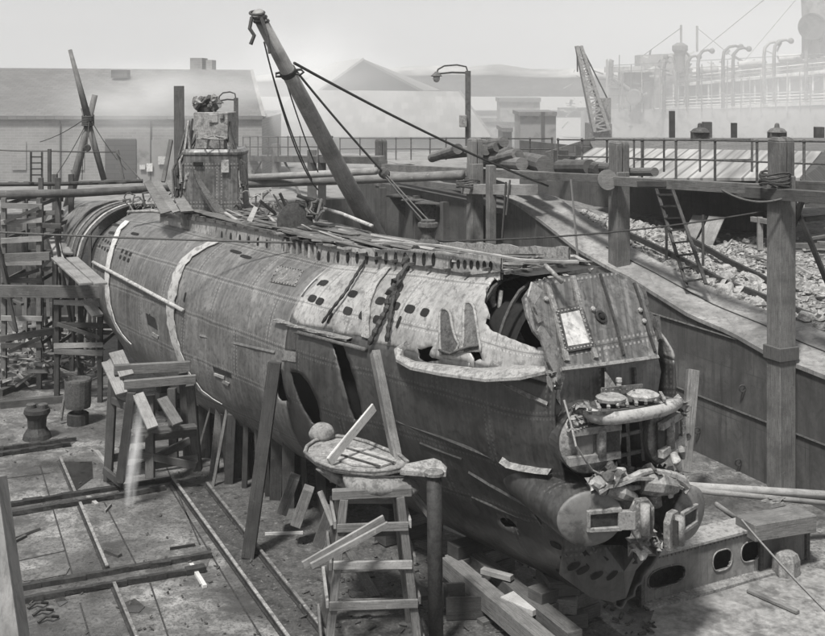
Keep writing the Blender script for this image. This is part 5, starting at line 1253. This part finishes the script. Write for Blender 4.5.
rp((770,184),27,(845,200),26,.03,'rope running right from the tall right post',.1)
mb = MB()
for k in range(5): mb.tube([WP(775, 184, -.5)+V((.34*math.cos(a), .3*math.sin(a), .06*k+.04*math.sin(a*2+k))) for a in [j*.5 for j in range(14)]], .03, 5)
single('lashing', mb, M['rope'], 'tangled lashing round the tall right post at beam height', 'rope')
mb = MB()
for k in range(5): mb.tube([WP(468, 184, -.7)+V((.4*math.cos(a), .3*math.sin(a), .06*k-.1+.04*math.sin(a*2+k))) for a in [j*.5 for j in range(14)]], .03, 5)
single('lashing', mb, M['rope'], 'tangled lashing round the post beside the street lamp', 'rope')
# sheer legs at the left
for (a, b, r0, r1, lab) in (((70,50),(89,122),.07,.13,'upper spar of the sheer legs at left, pointing up'),((95,95),(66,214),.1,.17,'spar of the sheer legs at left leaning to the left'),((84,108),(104,180),.12,.1,'spar of the sheer legs at left leaning to the right')):
    mb = MB(); mb.tube([P(*a, 41.8), P(*b, 41.5 if b[1] > 130 else 41.6)], [r0, r1], 10); single('sheer_leg', mb, M['wood_mid'], lab, 'spar', smooth=True)
mb = MB()
for k in range(6): mb.tube([P(88, 116+k*1.7, 41.7)+V((.2*math.cos(a), .2*math.sin(a), .03*math.sin(a))) for a in [j*.6 for j in range(11)]], .035, 5)
single('lashing', mb, M['rope'], 'rope lashing where the sheer legs cross at left', 'rope')
mb = MB(); mb.lathe(P(87.5,148,41), V((0, -1, 0)), [(.1, -.05), (.13, 0), (.1, .05)], 10); single('pulley_block', mb, M['iron_dark'], 'small pulley hanging between the sheer legs', 'pulley')
rp((89,122),41.5,(87,146),41,.02,'short fall between sheer legs and their pulley',0)
rp((87,122),41.5,(54,178),42,.015,'thin guy from the sheer legs down to the left',.1); rp((86,118),41.5,(40,142),46,.015,'thin guy from the sheer legs out to the left',.1)
rp((92,122),41.5,(126,170),42,.015,'thin guy from the sheer legs down to the right',.1); rp((83,148),41,(82,180),41,.015,'thin rope hanging by the left spar of the sheer legs',0)
rp((-4,150),40,(49,151),40,.022,'wire handline from the left edge to the thin post',.02); rp((49,151),40,(117,152),40,.022,'wire handline between the thin post and the small post',.02); rp((117,153),40,(142,181),36,.022,'wire running down from the small post',.02)
plank(P(49.5,196,40), P(49.5,149,40), .11, .11, 'wood_dark', 'thin dark post above the long left poles', 'stanchion', 'post', up=V((0, 1, 0)))
plank(P(124,184,40), P(117,150,40), .1, .1, 'wood_mid', 'small leaning post carrying the handline left of the boards', 'stanchion', 'post', up=V((0, 1, 0)))
plank(P(179.5,205,37.5), P(179,86,37.5), .32, .1, 'wood_dark', 'tall flat dark plank post left of the conning tower', 'plank_post', 'post', up=V((0, 1, 0)))
plank(P(163,182,36), P(171,140,36.5), .12, .12, 'wood_mid', 'slanting timber left of the conning tower', 'timber', 'timber', up=V((0, 1, 0)))
def lamp(x, ytop, ybot, d, arm, label, w):
    t = thing('street_lamp', label, 'lamp post', P(x, ybot, d)); mb = MB(); mb.beam(P(x, ybot, d), P(x, ytop, d), w, w, up=V((0, 1, 0))); part('post', mb, M['iron'], t)
    l = P(x+arm*1.0, ytop+8, d); top = P(x, ytop+3, d)
    mb = MB(); a = P(x, ytop+2, d); b = P(x+arm*.97, ytop+3, d); mb.tube([a, P(x+arm*.5, ytop+1.5, d), b], .035, 6); mb.tube([P(x, ytop+2, d), P(x+arm*.06, ytop-4.2, d), P(x+arm*.35, ytop-6, d), P(x+arm*.75, ytop-5, d), P(x+arm*.95, ytop-1.5, d), P(x+arm, ytop+3, d)], .03, 6); part('arm', mb, M['iron'], t)
    mb = MB(); mb.lathe(P(x+arm, ytop+5, d), UP, [(.2, -.02), (.22, 0), (.1, .1), (.05, .16)], 12); part('hood', mb, M['iron'], t)
    mb = MB(); mb.lathe(P(x+arm, ytop+5, d), -UP, [(.13, 0), (.14, .1), (.1, .2), (.03, .24)], 12); part('lamp_glass', mb, M['glass'], t, smooth=True)
    return t
lt = lamp(468, 71, 146, 43, -31.5, 'tall gas lamp with bracket arm and fuse box beside the log pile', .2)
c = P(463, 126, 42.8); mb = MB(); mb.box(c+UP*.18, .28, .2, .44); part('fuse_box', mb, M['iron_mid'], lt, bev=.02)
lamp(236, 98, 182, 48, -17.5, 'distant gas lamp with bracket arm right of the conning tower', .16)

# ------------------------------------------------------------------ far background
def brick():
    n = NT('old brickwork'); b = n.n.new('ShaderNodeTexBrick'); n.lk(n.mapn('UV', (1, 1, 1)), b.inputs[0]); b.inputs['Scale'].default_value = 1
    b.inputs['Brick Width'].default_value = .45; b.inputs['Row Height'].default_value = .15; b.inputs['Mortar Size'].default_value = .012
    b.inputs['Color1'].default_value = g(.13); b.inputs['Color2'].default_value = g(.19); b.inputs['Mortar'].default_value = g(.26)
    return n.out(n.mix(.5, b.outputs[0], n.ramp(n.noise(n.mapn('Object', (1, 1, 1)), .5, 6, .6), [(.3, .09), (.7, .24)])), .9)
M['brick'] = brick()
def pbox(par, nm, x0, y0, x1, y1, d, dep, m, label=None):
    a, b = P(x0, y0, d), P(x1, y1, d); mb = MB(); mb.box((a+b)/2+V((0, dep/2, 0)), abs(b.x-a.x), dep, abs(a.z-b.z)); return part(nm, mb, M[m], par, label)
bl = thing('brick_shed', 'long brick shed with slate roof and pale doors beyond the dock at left', 'building', P(60, 190, 62))
pbox(bl, 'wall', -260, 119, 262, 193, 62, 9, 'brick'); pbox(bl, 'gutter', -260, 116, 263, 119.5, 61.8, .3, 'slate')
mb = MB(); mb.sheet([P(-260,117,61.8), P(262,117,61.8), P(250,70,72), P(-260,66,72)], .2); part('roof', mb, M['slate'], bl)
mb = MB(); mb.sheet([P(262,117,61.8), P(250,70,72), P(262,117,82)], .2); part('gable_end', mb, M['brick'], bl)
pbox(bl, 'skylight', 111, 70, 127, 78, 69.3, .8, 'roofside'); pbox(bl, 'chimney', 190, 58, 202, 72, 72, 2, 'brick'); pbox(bl, 'chimney', 206, 60, 212, 72, 72, 1.5, 'brick')
for x0, y0, x1, y1, m, lb in ((105,139,136,193,'roofside','dark open doorway'),(137,140,200,193,'shipgrey','pale boarded door'),(12,142,26,170,'brick','blocked window'),(70,142,84,170,'brick','blocked window')):
    pbox(bl, 'door' if y1 > 180 else 'window', x0, y0, x1, y1, 61.93, .1, m, lb)
for i, (x0, y0, x1, y1) in enumerate(((139.5,165,145,169.5),(146.5,163.5,152.5,171.5),(158,156.5,166,164.5))):
    pbox(bl, 'notice', x0, y0, x1, y1, 61.8, .05, 'paper')
for x in (59.5, 150, 206): pbox(bl, 'downpipe', x, 119, x+1, 190, 61.9, .1, 'roofside')
gb = thing('gabled_shed', 'large hazy shed with a dark gable and hipped roof behind the great spar', 'building', P(370, 150, 92))
gap = P(364.5,59.5,158); 
mb = MB(); mb.sheet([P(318,93,158), P(424,91,158), gap], .3); part('gable', mb, M['dark'], gb, 'dark triangular gable')
mb = MB(); mb.sheet([gap, P(424,91,158), P(440,90,235), P(380,70,235)], .3); part('back_roof', mb, M['slate'], gb)
mb = MB(); mb.sheet([gap, P(318,93,158), P(290,92,235), P(335,64,235)], .3); part('pale_roof', mb, M['shipgrey'], gb, 'pale roof slope')
mb = MB(); mb.sheet([P(258,137,140), P(491,137,140), P(458.5,91.5,157), P(296,90,157)], .3); part('hip_roof', mb, M['paleroof'], gb, 'broad pale hipped roof')
mb = MB(); mb.sheet([P(491,137,140), P(458.5,91.5,157), P(475,137,185)], .3); part('hip_end', mb, M['slate'], gb)
pbox(gb, 'wall', 262, 137, 488, 155, 141, 12, 'brick')
hl = MB(); rows = []
for i in range(61):
    x = -300+i*32; y = 68+7*mnoise.noise(V((i*.23, 1, 1)))+5*mnoise.noise(V((i*.7, 3, 1)))+(8 if x < 300 else 0)
    a = P(x, y, 330); rows.append([V((a.x, a.y, 4.2)), a.lerp(V((a.x, a.y, 4.2)), .3)+V((0, -12, 0)) , a, a+V((0, 30, -2)), V((a.x, a.y+60, 4))])
hl.grid(rows); struct('far_hills', hl, M['hill'], True)
for i, (x0, y0, x1, y1, d, lab) in enumerate(((520,112,556,150,110,'small pale hazy outbuilding left of the ship'),(500,98,540,112,160,'faint grey warehouse far behind the lamp'),(503,128,512,150,105,'little dark hut before the hazy outbuilding'),(455,118,520,140,170,'faint low shed right of the gabled shed'))):
    t = thing('outbuilding', lab, 'building', P((x0+x1)/2, y1+8, d)); pbox(t, 'wall', x0, y0+4, x1, y1+10, d, 6, 'shipgrey' if i != 2 else 'iron'); pbox(t, 'roof', x0-1, y0, x1+1, y0+4, d-.4, 7, 'slate')
plank(P(543,150,95), P(543,112,95), .3, .3, 'wood_dark', 'thin distant mast beside the hazy outbuilding', 'mast', 'mast', up=V((0, 1, 0)))

# ship moored beyond the quay
sh = thing('ship', 'pale hazy liner with davits lying beyond the shed at right', 'ship', P(700, 150, 195))
def sd(x): return 205-(x-600)*.1
def sbox(nm, x0, y0a, y0b, x1, y1a, y1b, m, dep=1.0, dz=0, label=None):
    a0, a1, b1, b0 = P(x0, y0a, sd(x0)+dz), P(x1, y0b, sd(x1)+dz), P(x1, y1b, sd(x1)+dz), P(x0, y1a, sd(x0)+dz)
    mb = MB(); mb.sheet([b0, b1, a1, a0], dep, V((0, -1, 0))); return part(nm, mb, M[m], sh, label)
sbox('hull', 592, 110, 106, 870, 165, 165, 'shipgrey', 14, label='pale camouflaged hull')
for pts, m in (([(672,111),(686,111),(700,138),(668,138)], 'shipdark'), ([(725,110),(736,110),(726,138),(712,138)], 'shipdark'), ([(745,120),(757,122),(752,138),(738,138)], 'shipdark'), ([(640,118),(655,118),(664,138),(648,138)], 'shipwhite'), ([(700,120),(708,116),(700,138),(690,138)], 'shipwhite'), ([(765,116),(800,120),(790,138),(760,138)], 'shipwhite'), ([(603,112),(618,112),(612,138),(598,138)], 'shipdark')):
    mb = MB(); mb.sheet([P(x, y, sd(x)-.15) for x, y in pts], .1, V((0, -1, 0))); part('camouflage_panel', mb, M[m], sh)
sbox('deck_edge', 655, 108.5, 100, 870, 111.5, 103, 'shipwhite', 3, -.5); sbox('promenade_wall', 690, 82, 72, 870, 109, 101, 'shipdark', 8, 3)
sbox('boat_deck', 680, 84, 66, 870, 86.5, 69.5, 'shipwhite', 4, -.6); sbox('upper_house', 700, 72, 52, 870, 84, 68, 'shipwhite', 6, 2); sbox('forward_house', 605, 88, 88, 690, 110, 109, 'shipgrey', 8, 1)
sbox('forward_house', 624, 72, 70, 692, 92, 90, 'shipgrey', 6, 3); sbox('bridge_wing', 607, 67, 66, 655, 72.5, 72, 'shipwhite', 3, 0); sbox('bridge_house', 640, 55, 53, 690, 72, 70, 'shipgrey', 5, 3)
sbox('tower', 643, 80, 80, 650, 110, 110, 'shipdark', 2, -.2)
for i in range(17):
    x = 662+i*11.6; f_ = (x-690)/180; mb = MB(); mb.beam(P(x, 109-8*f_, sd(x)-.4), P(x, 84-17*max(0, f_), sd(x)-.4), .25, .25, up=V((0, 1, 0))); part('stanchion', mb, M['shipwhite'], sh)
for k in range(4):
    mb = MB(); mb.tube([P(664, 98+k*3, sd(664)-.5), P(870, 90+k*3-1, sd(870)-.5)], .09, 5); part('rail', mb, M['shipwhite'], sh)
for k in range(2):
    mb = MB(); mb.tube([P(690, 76+k*3.5, sd(690)-.5), P(870, 58+k*3.5, sd(870)-.5)], .1, 5); part('rail', mb, M['shipwhite'], sh)
for i in range(12):
    x = 700+i*14; f_ = (x-690)/180; sbox('window', x, 88-9*f_, 88-9*f_-.4, x+6, 97-9*f_, 97-9*f_-.4, 'shipdark', .2, 2.9)
for x, yt, yb, hw_ in ((664,55,112,14),(676,56,100,-10),(687,56,106,12),(698,50,96,14),(723,46,108,18),(733,48,106,16),(764,42,104,15),(774,40,100,17),(806,38,100,14)):
    s_ = 1 if hw_ > 0 else -1; d = sd(x)-1.2; mb = MB(); mb.tube([P(x, yb, d), P(x, yt+14, d), P(x+1*s_, yt+6, d), P(x+hw_*.35, yt+1, d), P(x+hw_*.7, yt, d), P(x+hw_, yt+2, d)], [.3, .3, .28, .26, .22, .18], 8); part('davit', mb, M['shipdark' if int(x) % 2 else 'shipgrey'], sh, smooth=True)
    mb = MB(); mb.blob(P(x+hw_, yt+1, d), (V((.5, 0, 0)), V((0, .5, 0)), V((0, 0, .5))), 8, 6); part('davit_head', mb, M['shipdark'], sh)
for x0, x1, y in ((673,690,74),(700,718,72),(738,762,66),(778,802,60)):
    mb = MB(); rows = []
    for i in range(9):
        f_ = i/8; wdt = math.sin(math.pi*(.05+.9*f_))**.6; c = P(x0+(x1-x0)*f_, y-1.5*f_, sd(x0)-.5); rows.append([c+V((0, -wdt*1.2, .5)), c+V((0, -wdt*.9, -.2)), c+V((0, 0, -.8*wdt)), c+V((0, wdt*1.2, .5)), c+V((0, 0, .8))])
    mb.grid(rows, True); lb_ = part('lifeboat', mb, M['shipwhite'], sh, smooth=True)
    o = lb_
mb = MB(); mb.tube([P(817,64,196), P(818,20,196), P(816,-30,196)], [2.5, 2.6, 2.6], 24); part('funnel', mb, M['shipgrey'], sh, smooth=True)
mb = MB(); a = P(815,62,186); mb.tube([a, P(815,38,186), P(814,30,185.5), P(812,27,183)], [.8, .8, 1.3, 2.0], 16); part('cowl_ventilator', mb, M['shipgrey'], sh, smooth=True)
mb = MB(); mb.lathe(P(812,27,182), V((-.1, -1, 0)), [(2.0, 0), (2.2, .05), (1.9, .06), (1.6, -.5)], 20); part('cowl_mouth', mb, M['shipdark'], sh)
mb = MB(); mb.lathe(P(680,72,195), UP, [(.8, 0), (.8, 2.6), (1.0, 3.2), (1.3, 3.6), (1.3, 4.4), (.5, 4.9)], 14); part('searchlight_stand', mb, M['shipdark'], sh)
mb = MB(); mb.tube([P(611,78,204), P(611,62,204), P(612,60,204)], .45, 8); mb.tube([P(612,78,204), P(634,93,203)], .4, 8); part('deck_crane', mb, M['shipdark'], sh)
mb = MB(); mb.lathe(P(636,98,200), V((-.8, -1, .2)), [(.9, -1.5), (1.4, 0), (1.5, .8), (1.2, .9)], 14); part('winch', mb, M['shipdark'], sh)
for x, y0, y1 in ((681,25,50),(697,26,52),(607,60,90),(622,74,110),(660,70,110)):
    mb = MB(); mb.tube([P(x, y1, 196), P(x, y0, 196)], .2, 5); part('mast', mb, M['shipgrey'], sh)
for a, b in (((800,-5),(735,72)),((770,-5),(700,52)),((681,28),(640,58)),((697,28),(730,55))):
    mb = MB(); mb.tube([P(*a, 192), P(*b, 192)], .08, 4); part('stay', mb, M['shipgrey'], sh)
sbox('forward_deck', 560, 108, 108, 640, 111, 111, 'shipdark', 4, 4)
for i in range(110):
    x, y = R(562, 690) if i < 60 else R(640, 830), R(62, 128) if i < 60 else R(50, 82); mb = MB(); p = P(x, y, sd(x)+R(-1, 3)); mb.beam(p, p+V((R(-2, 2), 0, R(-1.2, 1.2))), R(.1, .4), R(.1, .4)); part('deck_gear', mb, M[random.choice(['shipgrey', 'shipdark', 'shipwhite'])], sh)
for i in range(18):
    x = 606+i*12+R(-3, 3); mb = MB(); mb.beam(P(x, 112, sd(x)-1.5), P(x+R(-1, 1), R(55, 80), sd(x)-1.5), .14, .14, up=V((0, 1, 0))); part('awning_post', mb, M['shipdark' if i % 3 else 'shipgrey'], sh)
for y0, y1 in ((96,90),(84,74),(72,60),(66,52)):
    mb = MB(); mb.tube([P(606, y0, sd(606)-1.5), P(860, y1, sd(860)-1.5)], .07, 4); part('awning_spar', mb, M['shipdark'], sh)
# lattice crane left of the ship
cr_ = thing('jib_crane', 'hazy lattice jib crane standing left of the ship', 'crane', P(604, 140, 100))
jb0, jb1 = [P(595,132,100), P(609,130,100)], [P(577,46,100), P(581,46,100)]
mb = MB()
for k in range(2): mb.beam(jb0[k], jb1[k], .28, .28, up=V((0, 1, 0))); mb.beam(jb0[k]+V((0, 1.2, 0)), jb1[k]+V((0, .4, 0)), .28, .28, up=V((0, 1, 0)))
for i in range(16):
    f0, f1 = i/16, (i+1)/16; a, b = (0, 1) if i % 2 else (1, 0); mb.beam(jb0[a].lerp(jb1[a], f0), jb0[b].lerp(jb1[b], f1), .13, .13, up=V((0, 1, 0))); mb.beam(jb0[0].lerp(jb1[0], f0), jb0[1].lerp(jb1[1], f0), .12, .12, up=V((0, 1, 0)))
part('jib', mb, M['iron_mid'], cr_)
mb = MB(); mb.tube([jb1[1], P(607,98,100)], .08, 4); mb.tube([jb1[0], P(577.5,72,100)], .08, 4); part('hoist_rope', mb, M['iron_dark'], cr_)
pbox(cr_, 'cab', 590, 124, 612, 145, 100.5, 3, 'iron_mid'); pbox(cr_, 'pillar', 598, 98, 611, 126, 101, 1.5, 'iron_mid')

# ------------------------------------------------------------------ air, steam, light, camera
def volmat(name, dens, grey=.9, noise=None):
    m = bpy.data.materials.new(name); m.use_nodes = True; t = m.node_tree; t.nodes.clear(); o = t.nodes.new('ShaderNodeOutputMaterial'); v = t.nodes.new('ShaderNodeVolumePrincipled')
    v.inputs['Color'].default_value = (grey, grey, grey, 1); v.inputs['Density'].default_value = dens; v.inputs['Anisotropy'].default_value = .0; t.links.new(v.outputs[0], o.inputs['Volume'])
    if noise:
        tc = t.nodes.new('ShaderNodeTexCoord'); n = t.nodes.new('ShaderNodeTexNoise'); n.inputs['Scale'].default_value = noise*(1 if dens > .25 else 1.6); n.inputs['Detail'].default_value = 4
        t.links.new(tc.outputs['Object'], n.inputs['Vector'])
        gr = t.nodes.new('ShaderNodeTexGradient'); gr.gradient_type = 'SPHERICAL'; t.links.new(tc.outputs['Object'], gr.inputs[0])
        r = t.nodes.new('ShaderNodeMapRange'); r.inputs[1].default_value = .38 if dens > .25 else .1; r.inputs[2].default_value = .75; t.links.new(n.outputs['Fac'], r.inputs[0])
        p = t.nodes.new('ShaderNodeMath'); p.operation = 'POWER'; p.inputs[1].default_value = 1.3; t.links.new(gr.outputs['Fac'], p.inputs[0])
        a = t.nodes.new('ShaderNodeMath'); a.operation = 'MULTIPLY'; t.links.new(r.outputs[0], a.inputs[0]); t.links.new(p.outputs[0], a.inputs[1])
        b = t.nodes.new('ShaderNodeMath'); b.operation = 'MULTIPLY'; b.inputs[1].default_value = dens; t.links.new(a.outputs[0], b.inputs[0]); t.links.new(b.outputs[0], v.inputs['Density'])
    return m
HAZE = .0004
mb = MB(); mb.box(V((0, 190, 15)), 700, 440, 32.0); hz_ = mb.mesh('haze', V((0, 0, 0))); ho = bpy.data.objects.new('haze', hz_); col.objects.link(ho); ho['kind'] = 'stuff'; hz_.materials.append(volmat('haze air', HAZE, .97))
def steam(c, sx, sy, sz, dens, label, rotz=0, ry=0):
    mb = MB(); mb.blob(V((0, 0, 0)), (V((1, 0, 0)), V((0, 1, 0)), V((0, 0, 1))), 16, 10); me = mb.mesh('steam', V((0, 0, 0))); o = bpy.data.objects.new('steam', me); col.objects.link(o); o.location = c; o.scale = (sx, sy, sz); o.rotation_euler = (0, ry, rotz)
    me.materials.append(volmat('steam '+label[:12], dens, .99, 1.6)); tag(o, label, 'steam', kind='stuff')
SM = 1
steam(V((45, 135, 8)), 170, 88, 40, .0095, 'smoke haze hanging over the far quay and harbour')
steam(P(100, 125, 54), 34, 9, 9, .022, 'thin bank of steam lying before the brick shed at left')
steam(P(150, 97, 57), 6, 3, 2.4, .55, 'white steam drifting over the slate roof at left')
steam(P(290, 88, 66), 8, 5, 5, .35, 'thin steam cloud between the far lamp and the great spar')
steam(P(775, 100, 150), 18, 10, 9, .045, 'pale steam hanging before the side of the ship')

CLOUD = 2.45
def spray(c, sx, sz, dens, label, ry):
    steam(c, sx, sx, sz, dens, label, 0, ry); o = bpy.data.objects[-1] if False else [q for q in col.objects if q.get('label') == label][0]; o.name = 'water_spray'; o['category'] = 'water spray'
spray(P(134,458,26.5), .2, 1.6, 14, 'thin falling spray of water in front of the middle staging', .10)
spray(P(240.5,325,28.2), .16, 1.9, 11, 'thin falling spray of water before the middle of the hull', .0)
w = bpy.data.worlds.new('World'); sc.world = w; w.use_nodes = True; nt = w.node_tree; bg = nt.nodes['Background']
sky = nt.nodes.new('ShaderNodeTexSky'); sky.sky_type = 'NISHITA'; sky.sun_disc = False
EL, AZ = 62, 205          # sun height; compass bearing it shines from, clockwise from +Y
sky.sun_elevation = rad(EL); sky.sun_rotation = rad(AZ); sky.air_density = 1.5; sky.dust_density = 5; sky.ozone_density = 1
bw = nt.nodes.new('ShaderNodeRGBToBW'); nt.links.new(sky.outputs[0], bw.inputs[0]); 
tcw = nt.nodes.new('ShaderNodeTexCoord'); nzw = nt.nodes.new('ShaderNodeTexNoise'); nzw.inputs['Scale'].default_value = 2.2; nzw.inputs['Detail'].default_value = 5; nt.links.new(tcw.outputs['Generated'], nzw.inputs['Vector'])
rgw = nt.nodes.new('ShaderNodeMapRange'); rgw.inputs[1].default_value = .3; rgw.inputs[2].default_value = .7; rgw.inputs[3].default_value = CLOUD*.93; rgw.inputs[4].default_value = CLOUD*1.05; nt.links.new(nzw.outputs['Fac'], rgw.inputs[0])   # even overcast in front of the clear sky
mxw = nt.nodes.new('ShaderNodeMix'); mxw.data_type = 'FLOAT'; mxw.inputs[0].default_value = .85; nt.links.new(bw.outputs[0], mxw.inputs[2]); nt.links.new(rgw.outputs[0], mxw.inputs[3]); nt.links.new(mxw.outputs[0], bg.inputs[0]); bg.inputs[1].default_value = .13
sl = bpy.data.lights.new('sun', 'SUN'); sl.energy = 3.7; sl.angle = rad(7); sl.color = (1, .985, .96)
so = bpy.data.objects.new('sun', sl); col.objects.link(so); so.location = (-20, -20, 60)
dv = V((-math.sin(rad(AZ))*math.cos(rad(EL)), -math.cos(rad(AZ))*math.cos(rad(EL)), -math.sin(rad(EL)))); so.rotation_euler = dv.to_track_quat('-Z', 'Y').to_euler()
cam = bpy.data.cameras.new('camera'); co = bpy.data.objects.new('camera', cam); col.objects.link(co); sc.camera = co
co.location = (0, 0, HC); co.rotation_euler = (math.pi/2, 0, 0); cam.sensor_width = 36; cam.lens = F/825*36; cam.shift_y = -(318-HY)/825; cam.clip_end = 5000
sc.view_settings.view_transform = 'Standard'; sc.view_settings.look = 'None'; sc.view_settings.gamma = 1; sc.view_settings.exposure = .92
sc.render.engine = 'CYCLES'; sc.cycles.volume_bounces = 3; sc.cycles.max_bounces = 6
